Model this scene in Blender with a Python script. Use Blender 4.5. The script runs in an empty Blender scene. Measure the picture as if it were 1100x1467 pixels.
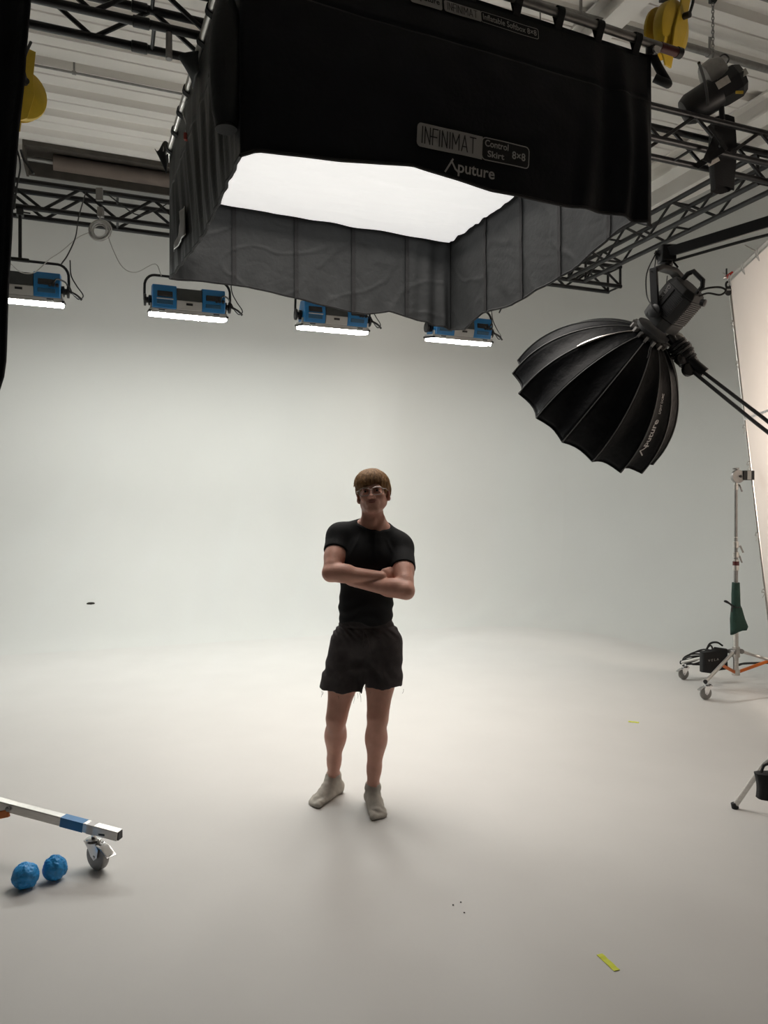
import bpy, bmesh, math, random
import numpy as np
from mathutils import Vector, Matrix, Quaternion, noise
random.seed(7)
sc = bpy.context.scene
col = sc.collection
PI = math.pi

# ---------------------------------------------------------------- camera
F = 1050.0                                   # focal length in pixels of the 1100 x 1467 frame
CAM_Z = 1.57
cd = bpy.data.cameras.new('camera'); cam = bpy.data.objects.new('camera', cd); col.objects.link(cam)
cd.sensor_fit = 'VERTICAL'; cd.sensor_height = 36.0; cd.lens = F / 1467 * 36.0
cd.clip_start = 0.05; cd.clip_end = 100
cam.location = (0, 0, CAM_Z); cam.rotation_euler = (PI / 2, 0, 0)
sc.camera = cam
# ---------------------------------------------------------------- world, exposure
w = bpy.data.worlds.new('world'); sc.world = w; w.use_nodes = True
w.node_tree.nodes['Background'].inputs[0].default_value = (0.6, 0.65, 0.7, 1)
w.node_tree.nodes['Background'].inputs[1].default_value = 0.05
vs = sc.view_settings
vs.view_transform = 'Standard'; vs.look = 'None'; vs.gamma = 1; vs.exposure = 0.0
vs.use_curve_mapping = False
SOFT_L = 0.62        # glow of the softbox cloth itself
SOFT_W = 56.0      # the LED mat behind it, throwing light mostly downward
SOFT_SPREAD = 112
PANEL_L = 93.0      # radiance of the four blue panels over the back wall
FRAME_W = 60.0      # watts of the lamp shining through the white frame


def area_light(name, loc, target, size, power, colr):
    ld = bpy.data.lights.new(name, 'AREA'); ld.shape = 'SQUARE'; ld.size = size; ld.energy = power; ld.color = colr
    ld.spread = math.radians(100)
    o = bpy.data.objects.new(name, ld); col.objects.link(o); o.location = loc
    o.rotation_euler = (Vector(target) - Vector(loc)).to_track_quat('-Z', 'Y').to_euler()
    return o


area_light('frame_lamp', (5.3, 4.6, 2.3), (3.4, 5.3, 2.2), 0.6, FRAME_W, (1, 0.86, 0.74))


def at(px, py, d):
    """a point seen at pixel (px, py) of the photograph, d metres in front of the lens plane"""
    return Vector(((px - 550) / F * d, d, CAM_Z - (py - 733.5) / F * d))


# ---------------------------------------------------------------- materials
def mat(name, c, rough=0.6, metal=0.0, var=0.0, scale=8.0, bump=0.0, bscale=60.0, spec=0.5, c2=None,
        emit=None, estr=0.0, sheen=0.0, stretch=None, coat=0.0, translucent=0.0):
    m = bpy.data.materials.new(name); m.use_nodes = True
    nt = m.node_tree; b = nt.nodes['Principled BSDF']
    b.inputs['Base Color'].default_value = (*c, 1); b.inputs['Roughness'].default_value = rough
    b.inputs['Metallic'].default_value = metal; b.inputs['Specular IOR Level'].default_value = spec
    b.inputs['Sheen Weight'].default_value = sheen; b.inputs['Coat Weight'].default_value = coat
    tc = nt.nodes.new('ShaderNodeTexCoord'); mp = nt.nodes.new('ShaderNodeMapping')
    nt.links.new(tc.outputs['Object'], mp.inputs[0])
    if stretch: mp.inputs['Scale'].default_value = stretch
    if var or c2:
        n = nt.nodes.new('ShaderNodeTexNoise'); n.inputs['Scale'].default_value = scale; n.inputs['Detail'].default_value = 5
        nt.links.new(mp.outputs[0], n.inputs['Vector'])
        r = nt.nodes.new('ShaderNodeValToRGB')
        lo = c2 if c2 else tuple(max(0, v * (1 - var)) for v in c); hi = c if c2 else tuple(min(1, v * (1 + var)) for v in c)
        r.color_ramp.elements[0].position = 0.3; r.color_ramp.elements[1].position = 0.7
        r.color_ramp.elements[0].color = (*lo, 1); r.color_ramp.elements[1].color = (*hi, 1)
        nt.links.new(n.outputs[0], r.inputs[0]); nt.links.new(r.outputs[0], b.inputs['Base Color'])
    if bump:
        n2 = nt.nodes.new('ShaderNodeTexNoise'); n2.inputs['Scale'].default_value = bscale; n2.inputs['Detail'].default_value = 4
        nt.links.new(mp.outputs[0], n2.inputs['Vector'])
        bp = nt.nodes.new('ShaderNodeBump'); bp.inputs['Strength'].default_value = bump; bp.inputs['Distance'].default_value = 0.01
        nt.links.new(n2.outputs[0], bp.inputs['Height']); nt.links.new(bp.outputs[0], b.inputs['Normal'])
    if emit:
        b.inputs['Emission Color'].default_value = (*emit, 1); b.inputs['Emission Strength'].default_value = estr
    if translucent:
        t = nt.nodes.new('ShaderNodeBsdfTranslucent'); t.inputs[0].default_value = (*c, 1)
        mx = nt.nodes.new('ShaderNodeMixShader'); mx.inputs[0].default_value = translucent
        nt.links.new(b.outputs[0], mx.inputs[1]); nt.links.new(t.outputs[0], mx.inputs[2])
        nt.links.new(mx.outputs[0], nt.nodes['Material Output'].inputs[0])
    return m


M = {}
M['cyc'] = mat('cyc_paint', (0.60, 0.60, 0.58), 0.55, var=0.012, scale=1.3, bump=0.05, bscale=18, spec=0.25)
M['floor'] = mat('floor_paint', (0.585, 0.571, 0.552), 0.5, var=0.02, scale=2.2, bump=0.04, bscale=30, spec=0.3)
M['ceil'] = mat('ceiling_paint', (0.90, 0.865, 0.82), 0.6, var=0.04, scale=1.5)
M['wallgrey'] = mat('grey_wall', (0.10, 0.097, 0.094), 0.7, var=0.08, scale=1.0)
M['truss'] = mat('truss_black', (0.016, 0.016, 0.017), 0.42, metal=0.3, var=0.25, scale=9, bump=0.15, bscale=90)
M['black'] = mat('black_plastic', (0.012, 0.012, 0.013), 0.45, var=0.2, scale=20)
M['rubber'] = mat('black_rubber', (0.015, 0.015, 0.015), 0.7, bump=0.2, bscale=200)
M['cable'] = mat('black_cable', (0.014, 0.014, 0.014), 0.5, var=0.2, scale=30)
M['silver'] = mat('brushed_silver', (0.62, 0.60, 0.57), 0.32, metal=0.9, var=0.08, scale=20, stretch=(1, 1, 8))
M['chrome'] = mat('chrome', (0.75, 0.75, 0.75), 0.16, metal=1.0, var=0.05, scale=30)
M['greymetal'] = mat('grey_metal', (0.30, 0.29, 0.28), 0.42, metal=0.7, var=0.15, scale=15)
M['fabric'] = mat('black_skirt_fabric', (0.021, 0.0225, 0.0235), 0.55, var=0.2, scale=6, bump=0.25, bscale=45, spec=0.35)
M['fabricout'] = mat('black_outer_fabric', (0.0055, 0.006, 0.0085), 0.5, var=0.2, scale=5, bump=0.2, bscale=40, spec=0.22)
M['fabricin'] = mat('charcoal_lining', (0.036, 0.038, 0.039), 0.6, var=0.10, scale=5, bump=0.25, bscale=28, spec=0.25)
M['webbing'] = mat('webbing', (0.008, 0.008, 0.009), 0.75, bump=0.4, bscale=260)
M['dome'] = mat('dome_fabric', (0.0042, 0.0046, 0.0055), 0.5, var=0.3, scale=7, bump=0.35, bscale=35, spec=0.11, stretch=(1, 1, 1))
M['piping'] = mat('dome_piping', (0.07, 0.072, 0.07), 0.45, var=0.1, scale=30)
M['print'] = mat('grey_print', (0.40, 0.39, 0.38), 0.6, var=0.05, scale=20)
M['printbright'] = mat('pale_print', (0.45, 0.43, 0.41), 0.5, var=0.05, scale=20)
M['blue'] = mat('lamp_blue', (0.025, 0.19, 0.45), 0.4, var=0.08, scale=12)
M['bluedark'] = mat('lamp_blue_dark', (0.03, 0.10, 0.18), 0.45, var=0.08, scale=12)
M['lampgrey'] = mat('lamp_grey', (0.42, 0.41, 0.39), 0.45, var=0.05, scale=12)
M['headgrey'] = mat('head_dark', (0.02, 0.0205, 0.021), 0.5, var=0.1, scale=12)
M['lampdark'] = mat('lamp_dark', (0.05, 0.055, 0.055), 0.5, var=0.1, scale=12)
M['yellow'] = mat('yellow_enamel', (0.62, 0.42, 0.035), 0.4, var=0.12, scale=8)
M['orange'] = mat('orange_enamel', (0.62, 0.15, 0.02), 0.4, var=0.1, scale=8)
M['red'] = mat('red_plastic', (0.35, 0.03, 0.02), 0.4, var=0.1, scale=12)
M['darkred'] = mat('dark_red_band', (0.09, 0.012, 0.012), 0.4, var=0.1, scale=12)
M['green'] = mat('green_canvas', (0.014, 0.05, 0.036), 0.75, var=0.2, scale=14, bump=0.3, bscale=120)
M['white'] = mat('white_plastic', (0.62, 0.61, 0.60), 0.5, var=0.05, scale=12)
M['frameclth'] = mat('white_frame_cloth', (0.74, 0.70, 0.67), 0.8, var=0.03, scale=3, bump=0.15, bscale=14, translucent=0.45)
M['tape'] = mat('yellow_green_tape', (0.62, 0.66, 0.03), 0.6, var=0.08, scale=30)
M['brown'] = mat('brown_grey_roll', (0.16, 0.125, 0.105), 0.75, var=0.15, scale=3)
M['darkbox'] = mat('dark_housing', (0.07, 0.06, 0.05), 0.75, var=0.2, scale=6)
M['label'] = mat('paper_label', (0.55, 0.52, 0.47), 0.6, var=0.1, scale=40)
M['booty'] = mat('blue_shoe_cover', (0.035, 0.34, 0.78), 0.42, var=0.25, scale=22, bump=0.5, bscale=45)
M['scuff'] = mat('dark_scuff', (0.03, 0.025, 0.02), 0.8, var=0.2, scale=40)
M['panel_emit'] = mat('panel_light', (0.9, 0.9, 0.9), 0.5, emit=(0.98, 1.0, 0.955), estr=PANEL_L)
M['soft_emit'] = mat('softbox_light', (0.75, 0.75, 0.75), 0.6, emit=(1.0, 0.985, 0.96), estr=SOFT_L)

# ---------------------------------------------------------------- object helpers
ORG = {}


def tag(o, label=None, cat=None, group=None, kind=None):
    if label: o['label'] = label
    if cat: o['category'] = cat
    if group: o['group'] = group
    if kind: o['kind'] = kind
    return o


def thing(name, label, cat, loc=(0, 0, 0), group=None):
    o = bpy.data.objects.new(name, None); col.objects.link(o); o.empty_display_size = 0.1
    o.location = loc; ORG[o] = Vector(loc)
    return tag(o, label, cat, group)


def copy_tree(o, parent=None):
    c = o.copy(); col.objects.link(c); c.parent = parent
    for ch in list(o.children): copy_tree(ch, c)
    return c


class MB:
    def __init__(s): s.v = []; s.f = []

    def add(s, vs, fs):
        n = len(s.v); s.v += [tuple(q) for q in vs]; s.f += [tuple(i + n for i in f) for f in fs]; return s

    def box(s, c, size, R=None):
        c = Vector(c); h = [x / 2 for x in size]; vs = []
        for x in (-1, 1):
            for y in (-1, 1):
                for z in (-1, 1):
                    p = Vector((x * h[0], y * h[1], z * h[2])); vs.append(c + (R @ p if R else p))
        return s.add(vs, [(0, 1, 3, 2), (4, 6, 7, 5), (0, 4, 5, 1), (2, 3, 7, 6), (0, 2, 6, 4), (1, 5, 7, 3)])

    def tube(s, pts, r, seg=8, closed=False, flat=None):
        pts = [Vector(p) for p in pts]; n = len(pts)
        rr = r if isinstance(r, (list, tuple)) else [r] * n
        t0 = (pts[1] - pts[0]).normalized()
        u = t0.orthogonal().normalized(); vs = []; fs = []; prev = t0
        if flat is not None:
            u = (Vector(flat) - t0 * Vector(flat).dot(t0)).normalized()
        for i, p in enumerate(pts):
            if closed: t = (pts[(i + 1) % n] - pts[i - 1]).normalized()
            elif i == 0: t = t0
            elif i == n - 1: t = (pts[-1] - pts[-2]).normalized()
            else:
                t = (pts[i + 1] - pts[i]).normalized() + (p - pts[i - 1]).normalized()
                t = t.normalized() if t.length > 1e-6 else prev
            q = prev.rotation_difference(t); u = (q @ u); u = (u - t * u.dot(t)).normalized(); w_ = t.cross(u); prev = t
            for k in range(seg):
                a = 2 * PI * k / seg
                vs.append(p + (u * math.cos(a) + w_ * math.sin(a)) * rr[i])
        m = n if closed else n - 1
        for i in range(m):
            for k in range(seg):
                a = i * seg + k; b = i * seg + (k + 1) % seg
                c = ((i + 1) % n) * seg + (k + 1) % seg; d = ((i + 1) % n) * seg + k
                fs.append((a, b, c, d))
        if not closed:
            fs.append(tuple(range(seg))[::-1]); fs.append(tuple((n - 1) * seg + k for k in range(seg)))
        return s.add(vs, fs)

    def ribbon(s, pts, wid, thick, up):
        """flat band with a rectangular section following pts; up = direction of its thickness"""
        pts = [Vector(p) for p in pts]; vs = []; fs = []; n = len(pts)
        for i, p in enumerate(pts):
            t = (pts[min(i + 1, n - 1)] - pts[max(i - 1, 0)]).normalized()
            uu = up[i] if isinstance(up, list) else up
            uu = Vector(uu); uu = (uu - t * uu.dot(t)).normalized(); side = t.cross(uu)
            for a, b in ((-1, -1), (1, -1), (1, 1), (-1, 1)): vs.append(p + side * a * wid / 2 + uu * b * thick / 2)
        for i in range(n - 1):
            for k in range(4): fs.append((i * 4 + k, i * 4 + (k + 1) % 4, i * 4 + 4 + (k + 1) % 4, i * 4 + 4 + k))
        fs += [(3, 2, 1, 0), tuple(4 * (n - 1) + k for k in range(4))]
        return s.add(vs, fs)

    def lathe(s, prof, org, axis, seg=20):
        org = Vector(org); ax = Vector(axis).normalized(); u = ax.orthogonal().normalized(); w_ = ax.cross(u); vs = []; fs = []
        for r, h in prof:
            for k in range(seg):
                a = 2 * PI * k / seg; vs.append(org + ax * h + (u * math.cos(a) + w_ * math.sin(a)) * max(r, 1e-4))
        for i in range(len(prof) - 1):
            for k in range(seg):
                fs.append((i * seg + k, i * seg + (k + 1) % seg, (i + 1) * seg + (k + 1) % seg, (i + 1) * seg + k))
        fs.append(tuple(range(seg))[::-1]); fs.append(tuple((len(prof) - 1) * seg + k for k in range(seg)))
        return s.add(vs, fs)

    def ball(s, c, r, R=None, nu=16, nv=10, disp=None):
        c = Vector(c); r = (r, r, r) if isinstance(r, (int, float)) else r; vs = []; fs = []
        for j in range(nv + 1):
            th = PI * (0.0001 + j / nv * 0.9998)
            for i in range(nu):
                ph = 2 * PI * i / nu
                d = Vector((math.sin(th) * math.cos(ph), math.sin(th) * math.sin(ph), math.cos(th)))
                k = disp(d) if disp else 1.0
                p = Vector((d.x * r[0], d.y * r[1], d.z * r[2])) * k
                vs.append(c + (R @ p if R else p))
        for j in range(nv):
            for i in range(nu):
                fs.append((j * nu + i, (j + 1) * nu + i, (j + 1) * nu + (i + 1) % nu, j * nu + (i + 1) % nu))
        return s.add(vs, fs)

    def prism(s, poly, fn, h):
        """poly: 2D outline, fn(x, y, k) -> 3D point for k = 0 (front) or h (back)"""
        n = len(poly)
        vs = [fn(x, y, 0) for x, y in poly] + [fn(x, y, h) for x, y in poly]
        fs = [tuple(range(n))[::-1], tuple(range(n, 2 * n))]
        for i in range(n): fs.append((i, (i + 1) % n, n + (i + 1) % n, n + i))
        return s.add(vs, fs)

    def grid(s, fn, nu, nv, closed=False):
        vs = []; fs = []
        for i in range(nu + 1):
            for j in range(nv + 1): vs.append(fn(i / nu, j / nv))
        for i in range(nu):
            for j in range(nv): fs.append((i * (nv + 1) + j, (i + 1) * (nv + 1) + j, (i + 1) * (nv + 1) + j + 1, i * (nv + 1) + j + 1))
        return s.add(vs, fs)

    def mesh(s, name, m, org=Vector((0, 0, 0)), smooth=None):
        me = bpy.data.meshes.new(name)
        me.from_pydata([tuple(Vector(q) - org) for q in s.v], [], s.f); me.update()
        bm = bmesh.new(); bm.from_mesh(me)
        bmesh.ops.recalc_face_normals(bm, faces=bm.faces); bm.to_mesh(me); bm.free()
        me.materials.append(m)
        if smooth is not None:
            me.polygons.foreach_set('use_smooth', [True] * len(me.polygons))
            if smooth < 179: me.set_sharp_from_angle(angle=math.radians(smooth))
        return me

    def build(s, name, m, parent=None, label=None, smooth=40, bevel=0, solid=0, kind=None):
        if parent is not None: org = ORG[parent]
        else:
            a = np.array([tuple(q) for q in s.v]); lo = a.min(0); hi = a.max(0)
            org = Vector(((lo[0] + hi[0]) / 2, (lo[1] + hi[1]) / 2, lo[2]))
        o = bpy.data.objects.new(name, s.mesh(name, m, org, smooth)); col.objects.link(o)
        if parent is not None: o.parent = parent
        else: o.location = org
        ORG[o] = org
        if label: o['label'] = label
        if kind: o['kind'] = kind
        if solid:
            q = o.modifiers.new('solidify', 'SOLIDIFY'); q.thickness = solid; q.offset = 0
        if bevel:
            q = o.modifiers.new('bevel', 'BEVEL'); q.width = bevel; q.segments = 2; q.limit_method = 'ANGLE'
        return o


def lerp(a, b, t): return a + (b - a) * t


def bez(p0, p1, p2, p3, n=14):
    p0, p1, p2, p3 = map(Vector, (p0, p1, p2, p3)); o = []
    for i in range(n + 1):
        t = i / n; o.append(p0 * (1 - t) ** 3 + p1 * 3 * t * (1 - t) ** 2 + p2 * 3 * t * t * (1 - t) + p3 * t ** 3)
    return o


def crom(pts, n=6):
    """smooth curve through pts"""
    P = [Vector(p) for p in pts]; P = [P[0] * 2 - P[1]] + P + [P[-1] * 2 - P[-2]]; o = []
    for i in range(1, len(P) - 2):
        for k in range(n):
            t = k / n; a, b, c, d = P[i - 1], P[i], P[i + 1], P[i + 2]
            o.append(0.5 * ((2 * b) + (c - a) * t + (2 * a - 5 * b + 4 * c - d) * t * t + (3 * b - a - 3 * c + d) * t ** 3))
    o.append(P[-2]); return o


def interp(x, xs, ys):
    return float(np.interp(x, xs, ys))


def frame_of(z, x=None):
    """rotation with local Z along z and local X close to x"""
    z = Vector(z).normalized(); x = Vector(x) if x is not None else z.orthogonal()
    x = (x - z * x.dot(z)).normalized(); y = z.cross(x)
    return Matrix((x, y, z)).transposed()


def text_polys(body, size=1.0, bold=0.0, spacing=1.0):
    """a word as a flat filled mesh (verts 2D, faces), left-bottom at the origin"""
    cu = bpy.data.curves.new('word', 'FONT'); cu.body = body; cu.size = size; cu.offset = bold; cu.space_character = spacing
    cu.resolution_u = 3
    ob = bpy.data.objects.new('word', cu); col.objects.link(ob)
    bpy.context.view_layer.update()
    dg = bpy.context.evaluated_depsgraph_get()
    me = bpy.data.meshes.new_from_object(ob.evaluated_get(dg))
    vs = [(v.co.x, v.co.y) for v in me.vertices]; fs = [tuple(p.vertices) for p in me.polygons]
    bpy.data.objects.remove(ob); bpy.data.curves.remove(cu); bpy.data.meshes.remove(me)
    return vs, fs


def strokes_mesh(lines, wd):
    """2D polylines -> flat quads of width wd"""
    vs = []; fs = []
    for ln in lines:
        for (x0, y0), (x1, y1) in zip(ln[:-1], ln[1:]):
            dx, dy = x1 - x0, y1 - y0; L = math.hypot(dx, dy); nx, ny = -dy / L * wd / 2, dx / L * wd / 2
            ex, ey = dx / L * wd / 2, dy / L * wd / 2; n = len(vs)
            vs += [(x0 - ex + nx, y0 - ey + ny), (x0 - ex - nx, y0 - ey - ny), (x1 + ex - nx, y1 + ey - ny), (x1 + ex + nx, y1 + ey + ny)]
            fs.append((n, n + 1, n + 2, n + 3))
    return vs, fs


def fit(vf, x0, y0, w_, h=None):
    vs, fs = vf; xs = [p[0] for p in vs]; ys = [p[1] for p in vs]
    sx = w_ / (max(xs) - min(xs)); sy = (h / (max(ys) - min(ys))) if h else sx
    return [(x0 + (x - min(xs)) * sx, y0 + (y - min(ys)) * sy) for x, y in vs], fs


# ---------------------------------------------------------------- the room, turned 20.8 degrees to the camera
TE = Vector((0.9348, 0.3551, 0)); TN = Vector((-0.3551, 0.9348, 0)); C0 = Vector((3.36, 12.7, 0)); CEIL = 6.2


def room(a, b, z=0.0):
    """a: metres left along the back wall from the right corner, b: metres out of the back wall"""
    p = C0 - TE * a - TN * b; return Vector((p.x, p.y, z))


A_MAX, B_MAX = 14.0, 15.0
MB().add([room(-0.1, -0.1), room(A_MAX, -0.1), room(A_MAX, B_MAX), room(-0.1, B_MAX)], [(0, 1, 2, 3)]).build('floor', M['floor'], smooth=None, kind='structure')
RC, RV = 3.2, 1.7
prof = [(RV - RV * math.sin(t), RV - RV * math.cos(t)) for t in [PI / 2 * i / 24 for i in range(25)]] + [(0, z) for z in (2.0, 3.0, 4.0, 5.0, CEIL)]


def cyc(path):
    mb = MB()
    def fn(i, j):
        (a, b), (na, nb) = path[round(i * (len(path) - 1))]; d, z = prof[round(j * (len(prof) - 1))]
        return room(a + na * d, b + nb * d, z + 0.0005)
    return mb.grid(fn, len(path) - 1, len(prof) - 1)


back = [((a, 0.0), (0.0, 1.0)) for a in np.linspace(A_MAX, RC, 20)]
arc = [((RC - RC * math.sin(t), RC - RC * math.cos(t)), (math.sin(t), math.cos(t))) for t in [PI / 2 * i / 32 for i in range(33)]]
right = [((0.0, b), (1.0, 0.0)) for b in np.linspace(RC, B_MAX, 20)]
cyc(back + arc[1:17]).build('wall_back', M['cyc'], smooth=180, kind='structure')
cyc(arc[16:] + right[1:]).build('wall_right', M['cyc'], smooth=180, kind='structure')
MB().add([room(A_MAX, 0), room(A_MAX, B_MAX), room(A_MAX, B_MAX, CEIL), room(A_MAX, 0, CEIL)], [(0, 1, 2, 3)]).build('wall_left', M['wallgrey'], smooth=None, kind='structure')
MB().add([room(0, B_MAX), room(A_MAX, B_MAX), room(A_MAX, B_MAX, CEIL), room(0, B_MAX, CEIL)], [(0, 1, 2, 3)]).build('wall_front', M['wallgrey'], smooth=None, kind='structure')
# folded steel deck ceiling: wide flats with raised flutes
cp = []
b = -0.05
while b < B_MAX:
    cp += [(b, 0.0), (b + 0.13, 0.0), (b + 0.137, -0.012), (b + 0.15, -0.012), (b + 0.157, 0.0), (b + 0.30, 0.0), (b + 0.325, 0.075), (b + 0.475, 0.075), (b + 0.5, 0.0)]
    b += 0.52
mb = MB()
for (b0, z0), (b1, z1) in zip(cp[:-1], cp[1:]):
    mb.add([room(-0.1, b0, CEIL + z0), room(A_MAX, b0, CEIL + z0), room(A_MAX, b1, CEIL + z1), room(-0.1, b1, CEIL + z1)], [(0, 1, 2, 3)])
mb.add([room(-0.3, -0.3, CEIL + 0.2), room(A_MAX, -0.3, CEIL + 0.2), room(A_MAX, B_MAX, CEIL + 0.2), room(-0.3, B_MAX, CEIL + 0.2)], [(0, 1, 2, 3)])
mb.build('ceiling', M['ceil'], smooth=None, kind='structure')
RR = Matrix((TE, TN, Vector((0, 0, 1)))).transposed()


def rbox(a0, a1, b0, b1, z0, z1):
    return MB().box(room((a0 + a1) / 2, (b0 + b1) / 2, (z0 + z1) / 2), (abs(a1 - a0), abs(b1 - b0), z1 - z0), RR)


rbox(0.02, 0.35, 1.2, B_MAX - 0.1, 5.93, 6.19).build('trim_1', M['ceil'], smooth=None, bevel=0.01, kind='structure')
for k, (x, y) in enumerate(((4.18, 8.39), (2.03, 6.67))):
    d = C0 - Vector((x, y, 0)); a = d.dot(TE); bb = d.dot(TN)
    g = MB()
    g.box(room(a, bb, 6.07), (0.02, 9.0, 0.22), RR)
    g.box(room(a, bb, 5.965), (0.22, 9.0, 0.025), RR)
    g.box(room(a, bb, 6.185), (0.22, 9.0, 0.025), RR)
    g.build('trim_%d' % (k + 2), M['ceil'], smooth=None, kind='structure')
# long dark housing with a rolled grey drop where ceiling meets back wall
hs = thing('roller_housing', 'long dark box with a brown-grey roll tucked under the ceiling above the back wall', 'roller', room(6.3, 0.3, 5.97))
hb = MB()
hb.box(room(6.2, 0.09, 6.08), (4.8, 0.03, 0.22), RR); hb.box(room(6.2, 0.34, 6.185), (4.8, 0.5, 0.02), RR)
hb.box(room(6.2, 0.6, 6.155), (4.8, 0.03, 0.06), RR)
hb.build('housing', M['darkbox'], hs, smooth=None)
MB().tube([room(8.28, 0.34, 6.075), room(4.0, 0.34, 6.075)], 0.095, 20).build('roll', M['brown'], hs)
for a in (8.6, 3.8): MB().box(room(a, 0.34, 6.075), (0.03, 0.54, 0.24), RR).build('end_bracket', M['darkbox'], hs, smooth=None)
MB().tube([room(8.58, 0.34, 6.075), room(8.28, 0.34, 6.075)], 0.03, 12).build('axle', M['greymetal'], hs)
# pipes under the ceiling
def pipe(p, z, r, L0, L1, lab):
    d = C0 - Vector((p[0], p[1], 0)); a = d.dot(TE); bb = d.dot(TN)
    t = thing('ceiling_pipe', lab, 'pipe', room(a, bb, z))
    MB().tube([room(a + L0, bb, z), room(a - L1, bb, z)], r, 10).build('pipe', M['greymetal'], t)
    for s_ in np.arange(-L1 + 0.3, L0, 1.5):
        h = MB(); h.box(room(a + s_, bb, (z + CEIL) / 2 + 0.01), (0.02, 0.02, CEIL - z + 0.03), RR)
        h.lathe([(r + 0.008, -0.02), (r + 0.008, 0.02)], room(a + s_, bb, z), TE, 10); h.build('pipe_hanger', M['greymetal'], t)
pipe((3.46, 7.26), 6.05, 0.035, 2.4, 3.0, 'thick grey steel pipe under the ceiling behind the yellow reel at top right')
pipe((3.3, 6.45), 6.10, 0.018, 2.4, 3.0, 'thin grey conduit under the ceiling at the upper right corner')
pipe((-2.93, 7.7), 6.12, 0.012, 2.4, 3.0, 'thin grey conduit on the ceiling left of the softbox')
# ---------------------------------------------------------------- black box trusses
TS = 0.25; TB = 4.50


def truss(name, label, p0, length, d, side, zb=TB, group='black box trusses of the lighting grid'):
    """p0: plan point under the near bottom chord's start; d: direction; side: direction to the far chords"""
    t = thing(name, label, 'truss', (p0.x, p0.y, zb), group)
    o = Vector((p0.x, p0.y, zb)); up = Vector((0, 0, TS)); sd = side * TS
    ch = MB().tube([Vector(), d * length], 0.0255, 10).mesh('chord', M['truss'], smooth=60)
    for q in (Vector(), sd, up, up + sd):
        c = bpy.data.objects.new('chord', ch); col.objects.link(c); c.parent = t; c.location = q
    n = int(length / 0.34); st = length / n
    for base, v in ((Vector(), up), (sd, up)):
        flat = v is sd
        k0 = 1 if flat else 0; step = 0.34
        ups = MB().tube([Vector(), d * st + v], 0.0150, 6).mesh('brace', M['truss'], smooth=60)
        dns = MB().tube([v, d * st], 0.0150, 6).mesh('brace', M['truss'], smooth=60)
        for i in range(n):
            c = bpy.data.objects.new('brace', dns if (i + k0) % 2 else ups); col.objects.link(c); c.parent = t; c.location = base + d * (st * i)
    bar = MB().tube([Vector(), sd], 0.0125, 6).mesh('cross_bar', M['truss'], smooth=60)
    for i in range(0, n + 1, 3):
        for q in (Vector(), up):
            c = bpy.data.objects.new('cross_bar', bar); col.objects.link(c); c.parent = t; c.location = q + d * min(max(st * i, 0.012), length - 0.012)
    for s_ in (0.012, length - 0.012):
        for q in (Vector(), sd): MB().tube([q + d * s_ + o, q + up + d * s_ + o], 0.016, 6).build('end_post', M['truss'], t)
    for k in range(1, int(length / 2.9) + 1):
        s_ = k * 2.9 + 0.14
        if s_ > length - 0.3: break
        for q in (Vector(), sd, up, up + sd): MB().lathe([(0.026, -0.05), (0.033, -0.045), (0.033, 0.045), (0.026, 0.05)], o + q + d * s_, d, 10).build('joint_sleeve', M['truss'], t)
    return t


PA = Vector((-1.21, 4.48, 0))
tA = truss('box_truss', 'black box truss crossing above the softbox, nearest the camera', PA - TE * 3.3, 9.0, TE, TN)
PB = Vector((-2.154, 7.54, 0))
tB = truss('box_truss', 'black box truss farthest back, carrying the four blue lamps', PB - TE * 2.6, 8.2, TE, TN)
PC = Vector((2.83, 7.83, 0))
sA = 0.29; L_c = (PB - PC).dot(TN) - ((PA - PC).dot(TN) + TS)
pc0 = PC + TN * ((PA - PC).dot(TN) + TS + 0.04)
tC = truss('box_truss', 'black box truss on the right running back toward the far truss', pc0, L_c - 0.08, TN, TE)


def hang(name, label, cat, x, y, z0, parts=True):
    """steel wire from the ceiling, out of sight, holding a truss"""
    t = thing(name, label, cat, (x, y, z0), 'lifting wires above the grid')
    MB().tube([(x, y, z0), (x, y, CEIL + 0.02)], 0.006, 6).build('wire', M['greymetal'], t)
    MB().lathe([(0.012, -0.03), (0.03, -0.03), (0.03, 0.03), (0.012, 0.03)], (x, y, z0 + 0.03), (0, 0, 1), 10).build('shackle', M['greymetal'], t)
    return t


for s_ in (0.2, 2.6):
    p = PA + TE * s_ + TN * 0.125; q = hang('lifting_wire', 'steel lifting wire over the near truss, %s' % ('above the softbox left side' if s_ < 1 else 'above the softbox right side'), 'wire', p.x, p.y, TB + TS + 0.028)
    MB().box((p.x, p.y, TB + TS + 0.042), (0.06, 0.34, 0.028), RR).build('spreader', M['truss'], q)
for s_ in (2.3, 4.0):
    p = PB + TE * s_ + TN * 0.125; q = hang('lifting_wire', 'steel lifting wire over the far truss, %s' % ('behind the middle of the softbox' if s_ < 3 else 'behind the right end of the softbox'), 'wire', p.x, p.y, TB + TS + 0.028)
    MB().box((p.x, p.y, TB + TS + 0.042), (0.06, 0.34, 0.028), RR).build('spreader', M['truss'], q)

# ---------------------------------------------------------------- the big softbox with its skirt
FL = Vector((-0.656, 3.36, 0)); FR = Vector((1.58, 4.34, 0)); SE = (FR - FL).normalized(); SN = Vector((-SE.y, SE.x, 0))
W = (FR - FL).length; BL = FL + SN * W; BR = FR + SN * W
ZT, ZM = 4.27, 3.99
sb = thing('overhead_softbox', 'huge square black fabric softbox with hanging skirt and glowing white underside', 'softbox', ((FL.x + BR.x) / 2, (FL.y + BR.y) / 2, 3.2))


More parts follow.
